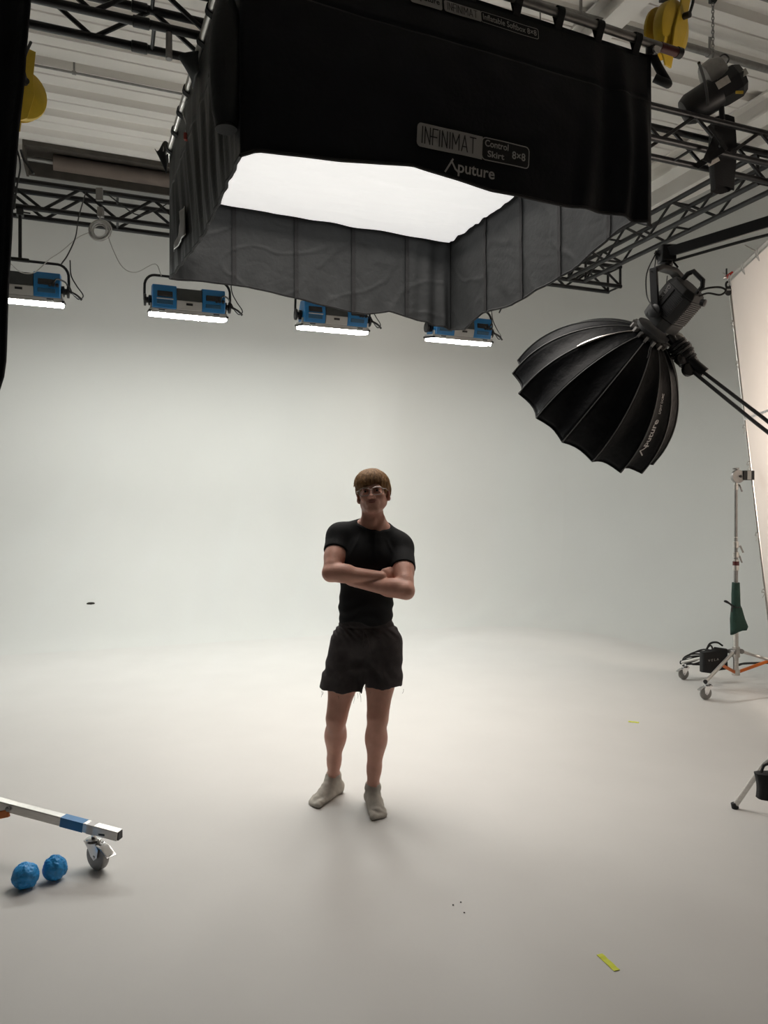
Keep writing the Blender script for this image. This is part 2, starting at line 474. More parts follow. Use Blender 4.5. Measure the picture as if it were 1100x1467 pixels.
def zfront(u): return interp(u, [0, .03, .2, .36, .42, .55, .74, .87, 1], [3.20, 3.235, 3.27, 3.325, 3.31, 3.275, 3.275, 3.29, 3.26])
def zback(u): return interp(u, [0, .1, .25, .4, .55, .66, .75, .9, 1], [3.35, 3.36, 3.36, 3.32, 3.27, 3.25, 3.30, 3.24, 3.20])
def zleft(u): return interp(u, [0, .15, .5, .8, 1], [3.20, 3.24, 3.27, 3.32, 3.35])
def zright(u): return interp(u, [0, .06, .12, .3, .45, .6, .78, .9, 1], [3.26, 3.34, 3.33, 3.22, 3.20, 3.17, 3.22, 3.15, 3.20])


def n3(x, y, z): return noise.noise(Vector((x, y, z)))


def disp_front(u, v):
    k = max(0, (u - 0.72) / 0.28); k = k * k * (3 - 2 * k) if k < 1 else 1
    f = (math.sin(u * 70 + 2.2 * v + 3 * n3(u * 6, v * 1.2, 1)) * 0.034 + math.sin(u * 41 - v * 2 + 2) * 0.026) * k * (0.3 + v) * (1 if u < 0.985 else 0.4)
    f += 0.012 * n3(u * 4, v * 2, 3) + 0.004 * n3(u * 14, v * 8, 7)
    e = max(0, v - 0.93) / 0.07
    return f + 0.03 * math.sin(PI * v)


def disp_back(u, v):
    x = u * W
    f = 0.007 * n3(x * 2.2, v * 1.5, 11) + 0.0018 * n3(x * 7 + v * 3, v * 5, 12)
    rg = 1 - abs(2 * abs(n3(x * 5 + v * 2.5, v * 6 - x, 14)) - 0) ; f += 0.003 * max(0, rg - 0.75) * 2 - 0.004 * max(0, 1 - 14 * abs(n3(x * 2.1 + v * 2.2, v * 2.6 - x * .8, 18)))
    k = max(0, (u - 0.80) / 0.2)
    f += k * (math.sin(u * 95 + v) * 0.03 * v + 0.05 * n3(u * 9, v * 2, 15))
    k2 = max(0, (0.12 - u) / 0.12)
    f += 0.02 * k2 * math.sin(v * 14)
    f += 0.006 * max(0, v - 0.86) / 0.14 * math.sin(u * 55)
    return f


def disp_left(u, v):
    f = (math.sin(u * 62 + 3 * n3(u * 4, v, 21)) * 0.013 + math.sin(u * 118 + v * 2) * 0.007) * (0.1 + v) * (1 - 0.75 * max(0, v - .6) / .4) + 0.012 * n3(u * 3, v * 2, 22)
    return f - 0.06 * max(0, v - .3) * math.sin(PI * u)


def disp_right(u, v):
    x = u * W
    f = 0.007 * n3(x * 2.2, v * 1.5, 31) + 0.003 * n3(x * 6 + v * 3, v * 5, 32)
    rg = 1 - 2 * abs(n3(x * 5 + v * 2.5, v * 6 - x, 34)); f += 0.003 * max(0, rg - 0.5) - 0.005 * max(0, 1 - 12 * abs(n3(x * 2.6 + v * 2.2, v * 2.6 - x * .8, 38)))
    f += math.sin(u * 50) * 0.008 * max(0, v - 0.4)
    return f


SIDES = {'front': (FL, FR, -SN, zfront, disp_front), 'back': (BL, BR, SN, zback, disp_back),
         'left': (FL, BL, -SE, zleft, disp_left), 'right': (FR, BR, SE, zright, disp_right)}
VM = 0.28


def side_pt(side, u, v, off=0.0):
    A, B, n, zb, dp = SIDES[side]; p = A.lerp(B, u); vv = v
    z = lerp(ZT, ZM, v / VM) if v < VM else lerp(ZM, zb(u), (v - VM) / (1 - VM))
    d = dp(u, v) if v > 0.02 else 0
    edge = min(1, min(u, 1 - u) / 0.03)
    q = p + n * (d * edge + off); return Vector((q.x, q.y, z))


PANELS = {}; BOXES = {}
for side, inm in (('front', 'fabricout'), ('back', 'fabricin'), ('left', 'fabric'), ('right', 'fabricin')):
    BOXES[side] = MB().grid(lambda i, j: side_pt(side, i, j * VM), 60, 8).build('box_side', M['fabricout' if side == 'front' else 'fabric'], sb, smooth=180, solid=0.004)
    PANELS[side] = MB().grid(lambda i, j: side_pt(side, i, VM + j * (1 - VM)), 150, 60).build('skirt_panel', M[inm], sb, smooth=180, solid=0.004)
    # hem cord along the bottom
    MB().tube([side_pt(side, i / 80, 0.995) for i in range(81)], 0.009, 6).build('hem', M['webbing'], PANELS[side])
# top shell
def toppt(u, v): q = FL + SE * (u * W) + SN * (v * W); return Vector((q.x, q.y, ZT + 0.03 * math.sin(PI * u) * math.sin(PI * v) + 0.008 * n3(u * 5, v * 5, 0)))
MB().grid(toppt, 30, 30).build('top_shell', M['fabric'], sb, smooth=180)
# glowing quilted diffuser
def diff(u, v):
    q = FL + SE * (0.035 + u * (W - 0.07)) + SN * (0.035 + v * (W - 0.07))
    s_ = math.sin(PI * u) * math.sin(PI * v)
    return Vector((q.x, q.y, ZM - 0.02 - 0.05 * s_ + 0.022 * n3(u * 4, v * 22, 2) + 0.012 * n3(u * 9, v * 40, 5)))
MB().grid(diff, 60, 90).build('diffuser', M['soft_emit'], sb, smooth=180, label='glowing white quilted underside')
sl = bpy.data.lights.new('softbox_lamp', 'AREA'); sl.shape = 'SQUARE'; sl.size = W - 0.12; sl.energy = SOFT_W; sl.color = (1, 0.935, 0.865); sl.spread = math.radians(SOFT_SPREAD)
slo = bpy.data.objects.new('softbox_lamp', sl); col.objects.link(slo); slo.location = ((FL.x + BR.x) / 2, (FL.y + BR.y) / 2, ZM - 0.10); slo.rotation_euler = (0, 0, math.atan2(SE.y, SE.x)); slo.visible_camera = False
# black webbing seams inside the back and right skirts
for side, us in (('back', (0.49, 1.0, 1.5, 2.0)), ('right', (0.36, 0.86, 1.33, 1.84))):
    for x in us:
        u = x / W
        pts = [side_pt(side, u, VM + (1 - VM) * j / 40, -0.012) for j in range(41)]
        MB().ribbon(pts, 0.032, 0.004, -SIDES[side][2]).build('seam_strip', M['webbing'], PANELS[side])
# overlap flap and ties of the left skirt: a rolled corner and short straps
fl = MB()
def flap(i, j):
    u = 0.97 + 0.07 * i; p = side_pt('left', min(u, 1), -0.08 + 0.16 * j)
    return p + SIDES['left'][2] * (0.02 + 0.085 * i * (1 - j)) + SN * (u - 1 if u > 1 else 0) + Vector((0, 0, 0.03 * math.sin(6 * i)))
fl.grid(flap, 14, 10).build('corner_flap', M['fabric'], sb, smooth=180, solid=0.004)
fl = MB()
def flap2(i, j):
    p = side_pt('left', 0.42 + 0.08 * i, -0.0 + 0.12 * j); return p + SIDES['left'][2] * (0.02 + 0.10 * math.sin(PI * i) * (1 - j))
fl.grid(flap2, 10, 10).build('corner_flap', M['fabric'], sb, smooth=180, solid=0.004)
MB().tube([side_pt('left', 0.06 + 0.06 * math.cos(a) , 0.86 + 0.02 * math.sin(a), 0.05) for a in (0.1, 0.2)] , 0.02, 8)
rl = [side_pt('left', 0.03, 0.30 + 0.062 * k, 0.05) for k in range(10)]
MB().tube(rl, [0.03, 0.055, 0.07, 0.075, 0.078, 0.078, 0.075, 0.07, 0.065, 0.05], 16).build('rolled_flap', M['fabric'], sb, smooth=60)
MB().lathe([(0.001, 0), (0.05, 0), (0.052, 0.012), (0.001, 0.012)], rl[-1] + Vector((0, 0, -0.004)), rl[-1] - rl[-2], 18).build('roll_end', M['webbing'], sb)
MB().ribbon([side_pt('left', 0.62 - 0.05 * k / 10, 0.10 + 0.25 * k / 10, 0.03 + 0.006 * math.sin(k)) for k in range(11)], 0.018, 0.003, -SE).build('zip_strap', M['greymetal'], sb, label='pale zip tape with a red pull')
MB().box(side_pt('left', 0.575, 0.33, 0.04), (0.02, 0.03, 0.045)).build('zip_pull', M['red'], sb, bevel=0.004)
MB().grid(lambda i, j: side_pt('left', 0.70 + 0.18 * i * (0.3 + 0.7 * j), 0.66 + 0.2 * j, 0.02), 8, 12).build('mesh_patch', M['greymetal'], sb, smooth=180, solid=0.003)
for u in (0.82, 0.9, 0.95):
    MB().tube([side_pt('left', u, 0.86, -0.02), side_pt('left', u + 0.01, 0.9, -0.05), side_pt('left', u + 0.03, 0.94, -0.03)], 0.007, 6).build('tie', M['webbing'], sb)
# silver frame tubes with webbing loops
ZP = 4.335
for nm, A, B, e0, e1, n in (('front', FL, FR, 0.05, 0.20, -SN), ('back', BL, BR, 0.05, 0.05, SN), ('left', FL, BL, 0.1, 0.02, -SE), ('right', FR, BR, 0.04, 0.1, SE)):
    d = (B - A).normalized(); L = (B - A).length; off = n * 0.01; dz = 0.0 if nm in ('front', 'back') else 0.045
    a3 = Vector((A.x, A.y, ZP - dz)) + off; b3 = Vector((B.x, B.y, ZP - dz)) + off
    MB().tube([a3 - d * e0, b3 + d * e1], 0.024, 14).build('frame_tube', M['silver'] if nm != 'front' else M['greymetal'], sb)
    for k in range(9):
        s_ = 0.12 + k * (L - 0.24) / 8; c = a3 + d * s_; c.z += 0
        lp = [c + n * 0.03 * math.sin(t) + Vector((0, 0, 0.031 * math.cos(t))) for t in np.linspace(-2.2, 2.2, 13)]
        lp = [Vector((c.x, c.y, 0)) - off + Vector((0, 0, ZT - 0.02))] + lp + [Vector((c.x, c.y, 0)) - off + d * 0.02 + Vector((0, 0, ZT - 0.02))]
        ups_ = [(q - c + n * 1e-4) for q in lp]; ups_[0] = ups_[-1] = n; lp[-1] = lp[-1] - d * 0.02
        MB().ribbon(lp, 0.045, 0.004, ups_).build('webbing_loop', M['webbing'], sb, smooth=30)
e = Vector((FR.x, FR.y, ZP)) - SN * 0.01 + SE * 0.06
MB().tube([e, e + SE * 0.13], 0.027, 14).build('tube_collar', M['darkred'], sb, label='dark red band at the tube end')
MB().tube([e + SE * 0.13, e + SE * 0.165], 0.031, 14).build('end_cap', M['black'], sb)
# corner strap hanging off the front right corner
MB().tube(crom([Vector((FR.x, FR.y, 4.30)), Vector((FR.x + .05, FR.y + .02, 4.22)), Vector((FR.x + .11, FR.y + .03, 4.13)), Vector((FR.x + .09, FR.y, 4.11)), Vector((FR.x + .02, FR.y, 4.14))]), 0.024, 10).build('corner_strap', M['fabric'], sb)
for c3 in (FL, FR, BL, BR):
    MB().tube([Vector((c3.x, c3.y, ZT)) , Vector((c3.x, c3.y, ZT + 0.06))], 0.03, 12).build('corner_joint', M['black'], sb)
# slings up to the near truss
for s_ in (-0.1, 2.35, ):
    p = PA + TE * s_; MB().tube([(p.x, p.y, ZP - 0.02), (p.x, p.y, TB - 0.027)], 0.02, 8).build('truss_clamp', M['greymetal'], sb)
for s_ in (0.6, 1.6):
    p = PA + TE * s_; MB().tube([(p.x, p.y, ZT + 0.0), (p.x, p.y, TB - 0.027)], 0.012, 8).build('sling', M['webbing'], sb)

# printed labels on the front: u-v print space is metres along the front, metres up
def on_front(x, z, off=0.007):
    u = x / W; zb = zfront(u)
    v = (ZT - z) / (ZT - ZM) * VM if z > ZM else VM + (1 - VM) * (ZM - z) / (ZM - zb)
    return side_pt('front', u, v, off)


def rrect(x0, y0, x1, y1, r, corners=(1, 1, 1, 1)):
    o = []
    for (cx, cy, a0), on in zip(((x1 - r, y1 - r, 0), (x0 + r, y1 - r, 90), (x0 + r, y0 + r, 180), (x1 - r, y0 + r, 270)), corners):
        if on: o += [(cx + r * math.cos(math.radians(a0 + t)), cy + r * math.sin(math.radians(a0 + t))) for t in (0, 30, 60, 90)]
        else: o += [(cx + (r if a0 in (0, 270) else -r), cy + (r if a0 in (0, 90) else -r))]
    return o


def front_shape(vf, off): 
    vs, fs = vf; mb = MB(); mb.add([on_front(x, z, off) for x, z in vs], fs); return mb


def filled(x0, y0, x1, y1, r, off, corners=(1, 1, 1, 1), n=26):
    """rounded plate following the cloth: columns of the outline"""
    xs = sorted(set([round(v, 4) for v in list(np.linspace(x0, x1, n)) + [x0 + r * (1 - math.cos(t)) for t in (0.01, .5, 1, 1.57)] + [x1 - r * (1 - math.cos(t)) for t in (0.01, .5, 1, 1.57)]]))
    vs = []; fs = []
    for x in xs:
        c = 0; dl = x0 + r - x; dr = x - (x1 - r)
        if dl > 0: c = r - math.sqrt(max(0, r * r - dl * dl)); ctop = c if corners[1] else 0; cbot = c if corners[2] else 0
        elif dr > 0: c = r - math.sqrt(max(0, r * r - dr * dr)); ctop = c if corners[0] else 0; cbot = c if corners[3] else 0
        else: ctop = cbot = 0
        for j in range(5): vs.append((x, lerp(y0 + cbot, y1 - ctop, j / 4)))
    for i in range(len(xs) - 1):
        for j in range(4): fs.append((i * 5 + j, (i + 1) * 5 + j, (i + 1) * 5 + j + 1, i * 5 + j + 1))
    return front_shape((vs, fs), off)


def outline(x0, y0, x1, y1, r, wd, off):
    p = rrect(x0, y0, x1, y1, r); p.append(p[0]); q = [p[0]]
    for a, b in zip(p[:-1], p[1:]):
        L = math.hypot(b[0] - a[0], b[1] - a[1]); n = max(1, int(L / 0.03))
        q += [(lerp(a[0], b[0], k / n), lerp(a[1], b[1], k / n)) for k in range(1, n + 1)]
    return front_shape(strokes_mesh([q], wd), off)


def thin_word(word, x0, y0, h, wd, gap):
    G = {'I': (0, [[(0, 0), (0, 1)]]), 'N': (.42, [[(0, 0), (0, 1), (.42, 0), (.42, 1)]]), 'F': (.34, [[(0, 0), (0, 1), (.42, 1)], [(-.2, .5), (.34, .5)]]),
         'M': (.55, [[(0, 0), (0, 1), (.275, .35), (.55, 1), (.55, 0)]]), 'A': (.5, [[(0, 0), (.25, 1), (.5, 0)], [(.1, .3), (.4, .3)]]), 'T': (.5, [[(0, 1), (.5, 1)], [(.25, 1), (.25, 0)]])}
    ls = []; x = x0
    for c in word:
        g, st = G[c]
        for l in st: ls.append([(x + a * h * .85, y0 + b * h) for a, b in l])
        x += g * h * .85 + gap * h
    return ls, x


# a word for each logo: the first letter is an arrow-like A without its bar
def logo(x0, y0, w_, h, off, material, name, par):
    vs, fs = fit(text_polys('puture', bold=0.018), x0 + w_ * 0.24, y0 - h * 0.24, w_ * 0.76, h * 1.22)
    l2 = strokes_mesh([[(x0 + .0 * w_, y0), (x0 + .13 * w_, y0 + 1.15 * h)], [(x0 + .11 * w_, y0 + 1.0 * h), (x0 + .19 * w_, y0 + .35 * h), (x0 + .24 * w_, y0 + .16 * h)]], h * 0.17)
    mb = front_shape((vs, fs), off); mb.add([on_front(x, z, off) for x, z in l2[0]], l2[1])
    return mb.build(name, material, par, smooth=None)


def px2front(px, py):
    r = (px - 550) / F; s_ = (r * FL.y - FL.x) / (SE.x - SE.y * r); d = FL.y + SE.y * s_; return s_, CAM_Z - (py - 733.5) / F * d


# lower label: x from 1.02 to 1.66 m along the front
x0, zc0 = px2front(595, 201); x1, zc1 = px2front(753, 224); xm = x0 + (x1 - x0) * 0.55
lz0, lz1 = (zc0 + zc1) / 2 - 0.058, (zc0 + zc1) / 2 + 0.058
filled(x0, lz0, xm + 0.012, lz1, 0.022, 0.008, (0, 1, 1, 0)).build('label_plate', M['print'], PANELS['front'], smooth=None)
ls, xe = thin_word('INFINIMAT', 0, 0, 1, 0, 0.19)
sx = (xm - x0 - 0.05) / xe * 1.02
ls = [[(x0 + 0.028 + a * sx, lz0 + 0.02 + b * 0.077) for a, b in l] for l in ls]
front_shape(strokes_mesh(ls, 0.0058), 0.0115).build('label_word', M['webbing'], PANELS['front'], smooth=None)
outline(xm + 0.008, lz0 + .002, x1, lz1 - .002, 0.022, 0.0055, 0.0105).build('label_outline', M['print'], PANELS['front'], smooth=None)
filled(xm + 0.010, lz0 + .004, x1 - .002, lz1 - .004, 0.02, 0.0095).build('label_field', M['webbing'], PANELS['front'], smooth=None)
wl = x1 - xm
for word, fx, fz, fw, fh in (('Control', .08, .60, .48, .30), ('Skirt', .14, .16, .34, .29), ('8×8', .64, .30, .28, .36)):
    H = lz1 - lz0; vs, fs = fit(text_polys(word, bold=0.02), xm + wl * fx, lz0 + H * fz, wl * fw, H * fh)
    front_shape((vs, fs), 0.0125).build('label_word', M['print'], PANELS['front'], smooth=None)
xa, za = px2front(637, 244); xb, zb_ = px2front(706, 252)
logo(xa, (za + zb_) / 2 - 0.02, xb - xa, 0.055, 0.009, M['print'], 'logo_print', PANELS['front'])
# upper label on the box side
xa, za = px2front(586, 2); xb, zb_ = px2front(631, 10); xc, zc = px2front(768, 46)
H = 0.062; zz = (za + zc) / 2 - H / 2
filled(xa, zz - .005, xb, zz + H + .005, 0.012, 0.008).build('label_plate', M['print'], BOXES['front'], smooth=None)
logo(xa + 0.018, zz + 0.016, xb - xa - 0.034, 0.030, 0.0115, M['webbing'], 'label_word', BOXES['front'])
xp = px2front(686, 24)[0]
filled(xb + .012, zz, xp, zz + H, 0.012, 0.008, (0, 1, 1, 0)).build('label_plate', M['print'], BOXES['front'], smooth=None)
ls, xe = thin_word('INFINIMAT', 0, 0, 1, 0, 0.19); sx = (xp - xb - 0.045) / xe
front_shape(strokes_mesh([[(xb + .03 + a * sx, zz + .011 + b * .04) for a, b in l] for l in ls], 0.0035), 0.0115).build('label_word', M['webbing'], BOXES['front'], smooth=None)
outline(xp, zz + .001, xc, zz + H - .001, 0.012, 0.0035, 0.0095).build('label_outline', M['print'], BOXES['front'], smooth=None)
vs, fs = fit(text_polys('Inflatable Softbox 8×8', bold=0.012), xp + .012, zz + .016, xc - xp - .024, .034)
front_shape((vs, fs), 0.0105).build('label_word', M['print'], BOXES['front'], smooth=None)

# ---------------------------------------------------------------- blue lamps under the far truss
LAMP_G = 'blue panel lamps hanging in a row from the far truss'


def make_lamp():
    """local: origin at the middle of the light face, x along the lamp, -y to the camera, z up"""
    t = thing('panel_lamp', None, 'lamp', (0, 0, 0)); V = Vector
    def prof_box(mb, x0, x1, poly):
        vs = [V((x, y, z)) for x in (x0, x1) for y, z in poly]; n = len(poly)
        fs = [tuple(range(n)), tuple(range(2 * n - 1, n - 1, -1))] + [(i, (i + 1) % n, n + (i + 1) % n, n + i) for i in range(n)]
        return mb.add(vs, fs)
    # frosted glowing face with a rounded lip
    MB().box((0, 0, -0.004), (0.765, 0.24, 0.036)).build('light_face', M['panel_emit'], t, bevel=0.012)
    MB().box((0, 0, 0.032), (0.775, 0.26, 0.044)).build('bezel', M['lampgrey'], t, bevel=0.006)
    for x in (-0.27, 0.27): MB().box((x, -0.156, 0.036), (0.06, 0.006, 0.016)).build('latch', M['lampdark'], t)
    hp = [(-0.135, 0.054), (-0.145, 0.15), (-0.10, 0.285), (0.09, 0.285), (0.15, 0.15), (0.135, 0.054)]
    for x0, x1, nm in ((-0.36, -0.125, 'housing_end'), (0.125, 0.36, 'housing_end')):
        mb = MB(); prof_box(mb, x0, x1, hp); mb.build(nm, M['blue'], t, smooth=30, bevel=0.008)
    cp_ = [(-0.140, 0.054), (-0.151, 0.145), (0.151, 0.145), (0.140, 0.054)]
    mb = MB(); prof_box(mb, -0.125, 0.125, cp_); mb.build('centre_cover', M['lampgrey'], t, smooth=30, bevel=0.006)
    mb = MB(); prof_box(mb, -0.123, 0.123, [(-0.149, 0.146), (-0.115, 0.265), (0.11, 0.265), (0.149, 0.146)]); mb.build('heat_sink', M['lampdark'], t, smooth=30)
    MB().box((0, -0.150, 0.112), (0.065, 0.008, 0.022)).build('slot', M['black'], t, bevel=0.003)
    for sgn in (-1, 1):
        # recessed grip with a bright bar, dark screen
        MB().box((sgn * 0.24, -0.143, 0.115), (0.155, 0.012, 0.04)).build('grip_recess', M['bluedark'], t, bevel=0.004)
        MB().box((sgn * 0.24, -0.128, 0.195), (0.15, 0.02, 0.06), Matrix.Rotation(-0.5, 3, 'X')).build('screen', M['black'], t, bevel=0.006)
    MB().tube([(-0.32, -0.158, 0.148), (-0.16, -0.158, 0.148)], 0.006, 8).build('grip_bar', M['lampgrey'], t)
    for x in (0.30, 0.335, 0.27):
        MB().lathe([(0.012, 0), (0.015, 0.006), (0.015, 0.03), (0.01, 0.034)], (x, -0.14, 0.165), (0, -1, 0.3), 10).build('plug', M['black'], t)
    for sgn in (-1, 1):
        k = MB(); k.lathe([(0.02, 0), (0.05, 0.004), (0.052, 0.03), (0.03, 0.034), (0.03, 0.05), (0.06, 0.054), (0.06, 0.075), (0.02, 0.08)], (sgn * 0.36, 0, 0.13), (sgn, 0, 0), 16)
        k.build('tilt_knob', M['black'], t)
        MB().box((sgn * 0.383, 0, 0.02), (0.03, 0.29, 0.025)).build('corner_bumper', M['black'], t, bevel=0.008)
        MB().box((sgn * 0.372, -0.10, 0.07), (0.02, 0.03, 0.06)).build('side_bracket', M['silver'], t, bevel=0.004)
    Q = Matrix.Translation((0, 0, .13)) @ Matrix.Rotation(math.radians(11), 4, 'X') @ Matrix.Translation((0, 0, -.13))
    for ch in t.children: ch.data.transform(Q)
    x = 0.43; yk = [(-x, 0, 0.13), (-x, 0, 0.22)] + [(-x + 0.10 * (1 - math.cos(a)), 0, 0.27 + 0.12 * math.sin(a)) for a in np.linspace(0.2, PI / 2, 6)]
    yk = yk + [(-q[0], q[1], q[2]) for q in yk[::-1]]
    MB().tube(yk, 0.013, 10).build('yoke', M['black'], t)
    MB().box((0, 0, 0.395), (0.16, 0.05, 0.03)).build('yoke_block', M['black'], t, bevel=0.006)
    MB().tube([(0, 0, 0.40), (0, 0, TB - 3.595 - 0.03)], 0.016, 10).build('hanging_pole', M['black'], t)
    c = MB(); c.box((0, 0, TB - 3.595 - 0.058), (0.06, 0.07, 0.06)); c.tube([(0.0, 0, TB - 3.595 - 0.05), (0.09, -0.02, TB - 3.595 - 0.06)], 0.007, 6)
    c.build('truss_clamp', M['black'], t)
    MB().tube(crom([(0.44, -0.02, 0.17), (0.47, -0.04, 0.10), (0.52, -0.03, 0.06), (0.56, 0, 0.11), (0.50, 0.0, 0.2), (0.45, 0, 0.30), (0.44, 0.02, 0.45)]), 0.006, 6).build('power_cable', M['cable'], t)
    MB().tube(crom([(0.42, -0.05, 0.13), (0.50, -0.06, 0.09), (0.55, -0.05, 0.05)]), 0.012, 6).build('plug_tail', M['cable'], t)
    MB().tube(crom([(0.30, -0.17, 0.15), (0.33, -0.19, 0.19), (0.40, -0.08, 0.20), (0.43, 0, 0.16)]), 0.008, 6).build('jumper_cable', M['cable'], t)
    return t


lamp0 = make_lamp()
names = ['blue panel lamp at the left edge, half behind the black curtain', 'blue panel lamp second from left, below the softbox left corner',
         'blue panel lamp third from left, under the middle of the dark skirt', 'blue panel lamp rightmost, nearest the black dome softbox']
for i, s_ in enumerate((-1.43, 0.135, 1.70, 3.26)):
    p = PB + TE * s_
    o = lamp0 if i == 0 else copy_tree(lamp0)
    o.location = (p.x, p.y, 3.595); o.rotation_euler = (0, 0, math.radians(20.8) + 0.0)
    tag(o, names[i], 'lamp', LAMP_G)
# coil of grey cable and hanging leads on the far truss
coil = thing('cable_coil', 'small round coil of pale grey cable hanging from the far truss', 'cable', at(143, 331, 7.05))
cc = at(143, 331, 7.05); Rc_ = frame_of(Vector((0.05, -1, 0.1)), (1, 0, 0))
for k in range(6):
    r = 0.062 + 0.009 * k
    MB().tube([cc + Rc_ @ Vector((r * math.cos(a), r * math.sin(a) + 0.006 * (k % 3), 0.016 * math.sin(k * 2.1))) for a in np.linspace(0, 2 * PI, 25)[:-1]], 0.007, 6, closed=True).build('loop', M['white'] if k % 2 else M['lampgrey'], coil)
pt_ = PB - TE * 0.53
MB().box((cc.x, cc.y + 0.02, 4.46), (0.05, 0.05, 0.09)).build('clamp', M['greymetal'], coil)
MB().tube([(cc.x, cc.y + .01, 4.45), cc + Vector((0, 0, 0.10))], 0.006, 6).build('hook', M['greymetal'], coil)
MB().box(Vector((cc.x, cc.y - 0.01, 4.62)), (0.06, 0.03, 0.12)).build('name_plate', M['greymetal'], coil)
tag(MB().tube(crom([cc + Vector((.07, 0, -.02)), at(163, 360, 7.0), at(176, 383, 7.05), at(195, 390, 7.1), at(222, 378, 7.2), at(231, 395, 7.15)]), 0.004, 6).build('grey_lead', M['lampgrey']), 'thin grey cable drooping from the cable coil to the second blue lamp', 'cable')
tag(MB().tube(crom([cc + Vector((-.07, 0, .0)), at(112, 340, 6.9), at(88, 360, 6.75), at(70, 372, 6.6), at(50, 390, 6.5), at(30, 390, 6.45), at(12, 375, 6.45)]), 0.004, 6).build('grey_lead', M['lampgrey']), 'thin grey cable running from the cable coil to the leftmost blue lamp', 'cable')
tag(MB().tube(crom([at(123, 275, 7.1), at(113, 310, 6.95), at(108, 340, 6.85), at(97, 365, 6.75), at(88, 378, 6.7)]), 0.006, 6).build('black_lead', M['cable']), 'black cable dropping from the far truss to the leftmost blue lamp', 'cable')
tag(MB().tube(crom([at(150, 275, 7.15), at(172, 292, 7.2), at(198, 308, 7.3), at(225, 300, 7.4), at(250, 285, 7.45)]), 0.006, 6).build('black_lead', M['cable']), 'black cable sagging inside the far truss left of the softbox', 'cable')
tag(MB().tube(crom([at(731, 360, 8.65), at(726, 400, 8.6), at(724, 422, 8.55), at(722, 433, 8.5), at(715, 448, 8.45)]), 0.009, 6).build('black_lead', M['cable']), 'black cable with a round toggle dropping to the rightmost blue lamp', 'cable')

# ---------------------------------------------------------------- hoist, reels
CH = Vector((2.75, 5.95, 5.0)); CH = at(1028, 132, 6.02)
ho = thing('chain_hoist', 'black and grey motorised chain hoist sitting over the truss at top right', 'hoist', CH)
ax = Vector((0.80, -0.25, 0.42)).normalized(); Rh = frame_of(ax, (0, 1, 0.2))
MB().lathe([(0.03, -0.30), (0.10, -0.29), (0.125, -0.24), (0.13, -0.05), (0.13, 0.0)], CH, ax, 18).build('motor_housing', M['black'], ho)
MB().lathe([(0.135, 0.0), (0.14, 0.03), (0.14, 0.15), (0.11, 0.2), (0.04, 0.205)], CH, ax, 8).build('end_housing', M['black'], ho, smooth=20)
MB().lathe([(0.06, -0.09), (0.135, -0.08), (0.145, 0.0), (0.12, 0.07), (0.05, 0.10)], CH + Vector((-0.02, 0.0, 0.13)), ax, 16).build('gearbox', M['greymetal'], ho)
for q, s3 in ((Vector((-0.02, -0.138, 0.0)), (0.10, 0.006, 0.06)), (Vector((0.13, -0.155, 0.06)), (0.07, 0.006, 0.05))):
    MB().box(CH + q, s3, frame_of((ax.cross(Vector((0, -1, 0)))), ax)).build('label_plate', M['label'], ho)
MB().box(CH + Vector((0.12, -0.12, -0.07)), (0.06, 0.01, 0.02)).build('badge', M['yellow'], ho)
cx = at(1021, 60, 6.0); ch_ = MB()
z = CH.z + 0.2; k = 0
while z < CEIL - 0.45:
    a = (k % 2) * PI / 2; u = Vector((math.cos(a), math.sin(a), 0)); c = Vector((cx.x, cx.y, z))
    ch_.tube([c + u * 0.010 * math.cos(t) + Vector((0, 0, 0.019 * math.sin(t))) for t in np.linspace(0, 2 * PI, 9)[:-1]], 0.004, 4, closed=True); z += 0.028; k += 1
ch_.build('chain', M['greymetal'], ho, kind='stuff')
MB().box((cx.x, cx.y, CEIL - 0.20), (0.06, 0.05, 0.52)).build('top_hook_block', M['black'], ho, bevel=0.01)
MB().tube([CH + Vector((0.03, 0, -0.1)), CH + Vector((0.04, 0.0, -0.27))], 0.022, 8).build('lower_hook', M['black'], ho)
bag = MB()
def bagp(u, v):
    a = 2 * PI * u; w_ = 0.088 + 0.018 * math.sin(PI * min(1, v * 1.1)) ; c = at(1037, 228, 6.10)
    sq = 1 / max(abs(math.cos(a)), abs(math.sin(a))) ** 0.7
    return Vector((c.x + w_ * sq * math.cos(a), c.y + .03 + 0.55 * w_ * sq * math.sin(a), 4.86 - 0.60 * v + 0.012 * math.sin(3 * a)))
bag.grid(bagp, 24, 14); bag.build('chain_bag', M['webbing'], ho, smooth=60)
MB().box(at(1022, 232, 5.9), (0.10, 0.006, 0.03), Matrix.Rotation(-0.5, 3, 'Y')).build('bag_label', M['label'], ho)
# dark straps crossing the truss beside the bag
for (p, q, wd) in ((at(1012, 232, 5.85), at(1030, 190, 5.85), .07), (at(998, 238, 5.9), at(1036, 214, 5.8), .05), (at(1015, 180, 5.8), at(1040, 215, 5.8), .03)):
    MB().ribbon([p, p.lerp(q, .5) + Vector((0, -.01, 0)), q], wd, 0.01, (0, -1, 0)).build('sling_strap', M['truss'], ho)
tag(MB().tube(crom([at(1001, 90, 5.3), at(1008, 112, 5.5), at(1012, 130, 5.75), at(1014, 150, 5.9)]) , 0.011, 8).build('hoist_cable', M['cable']), 'black control cable from the right yellow reel down to the chain hoist', 'cable')
tag(MB().tube(crom([at(1030, 106, 6.0), at(1038, 95, 6.0), at(1044, 84, 6.05), at(1036, 78, 6.05), at(1024, 92, 6.0), at(1031, 108, 6.0)]), 0.006, 6).build('cable_loop', M['cable']), 'small loose loop of black cable on top of the chain hoist', 'cable')


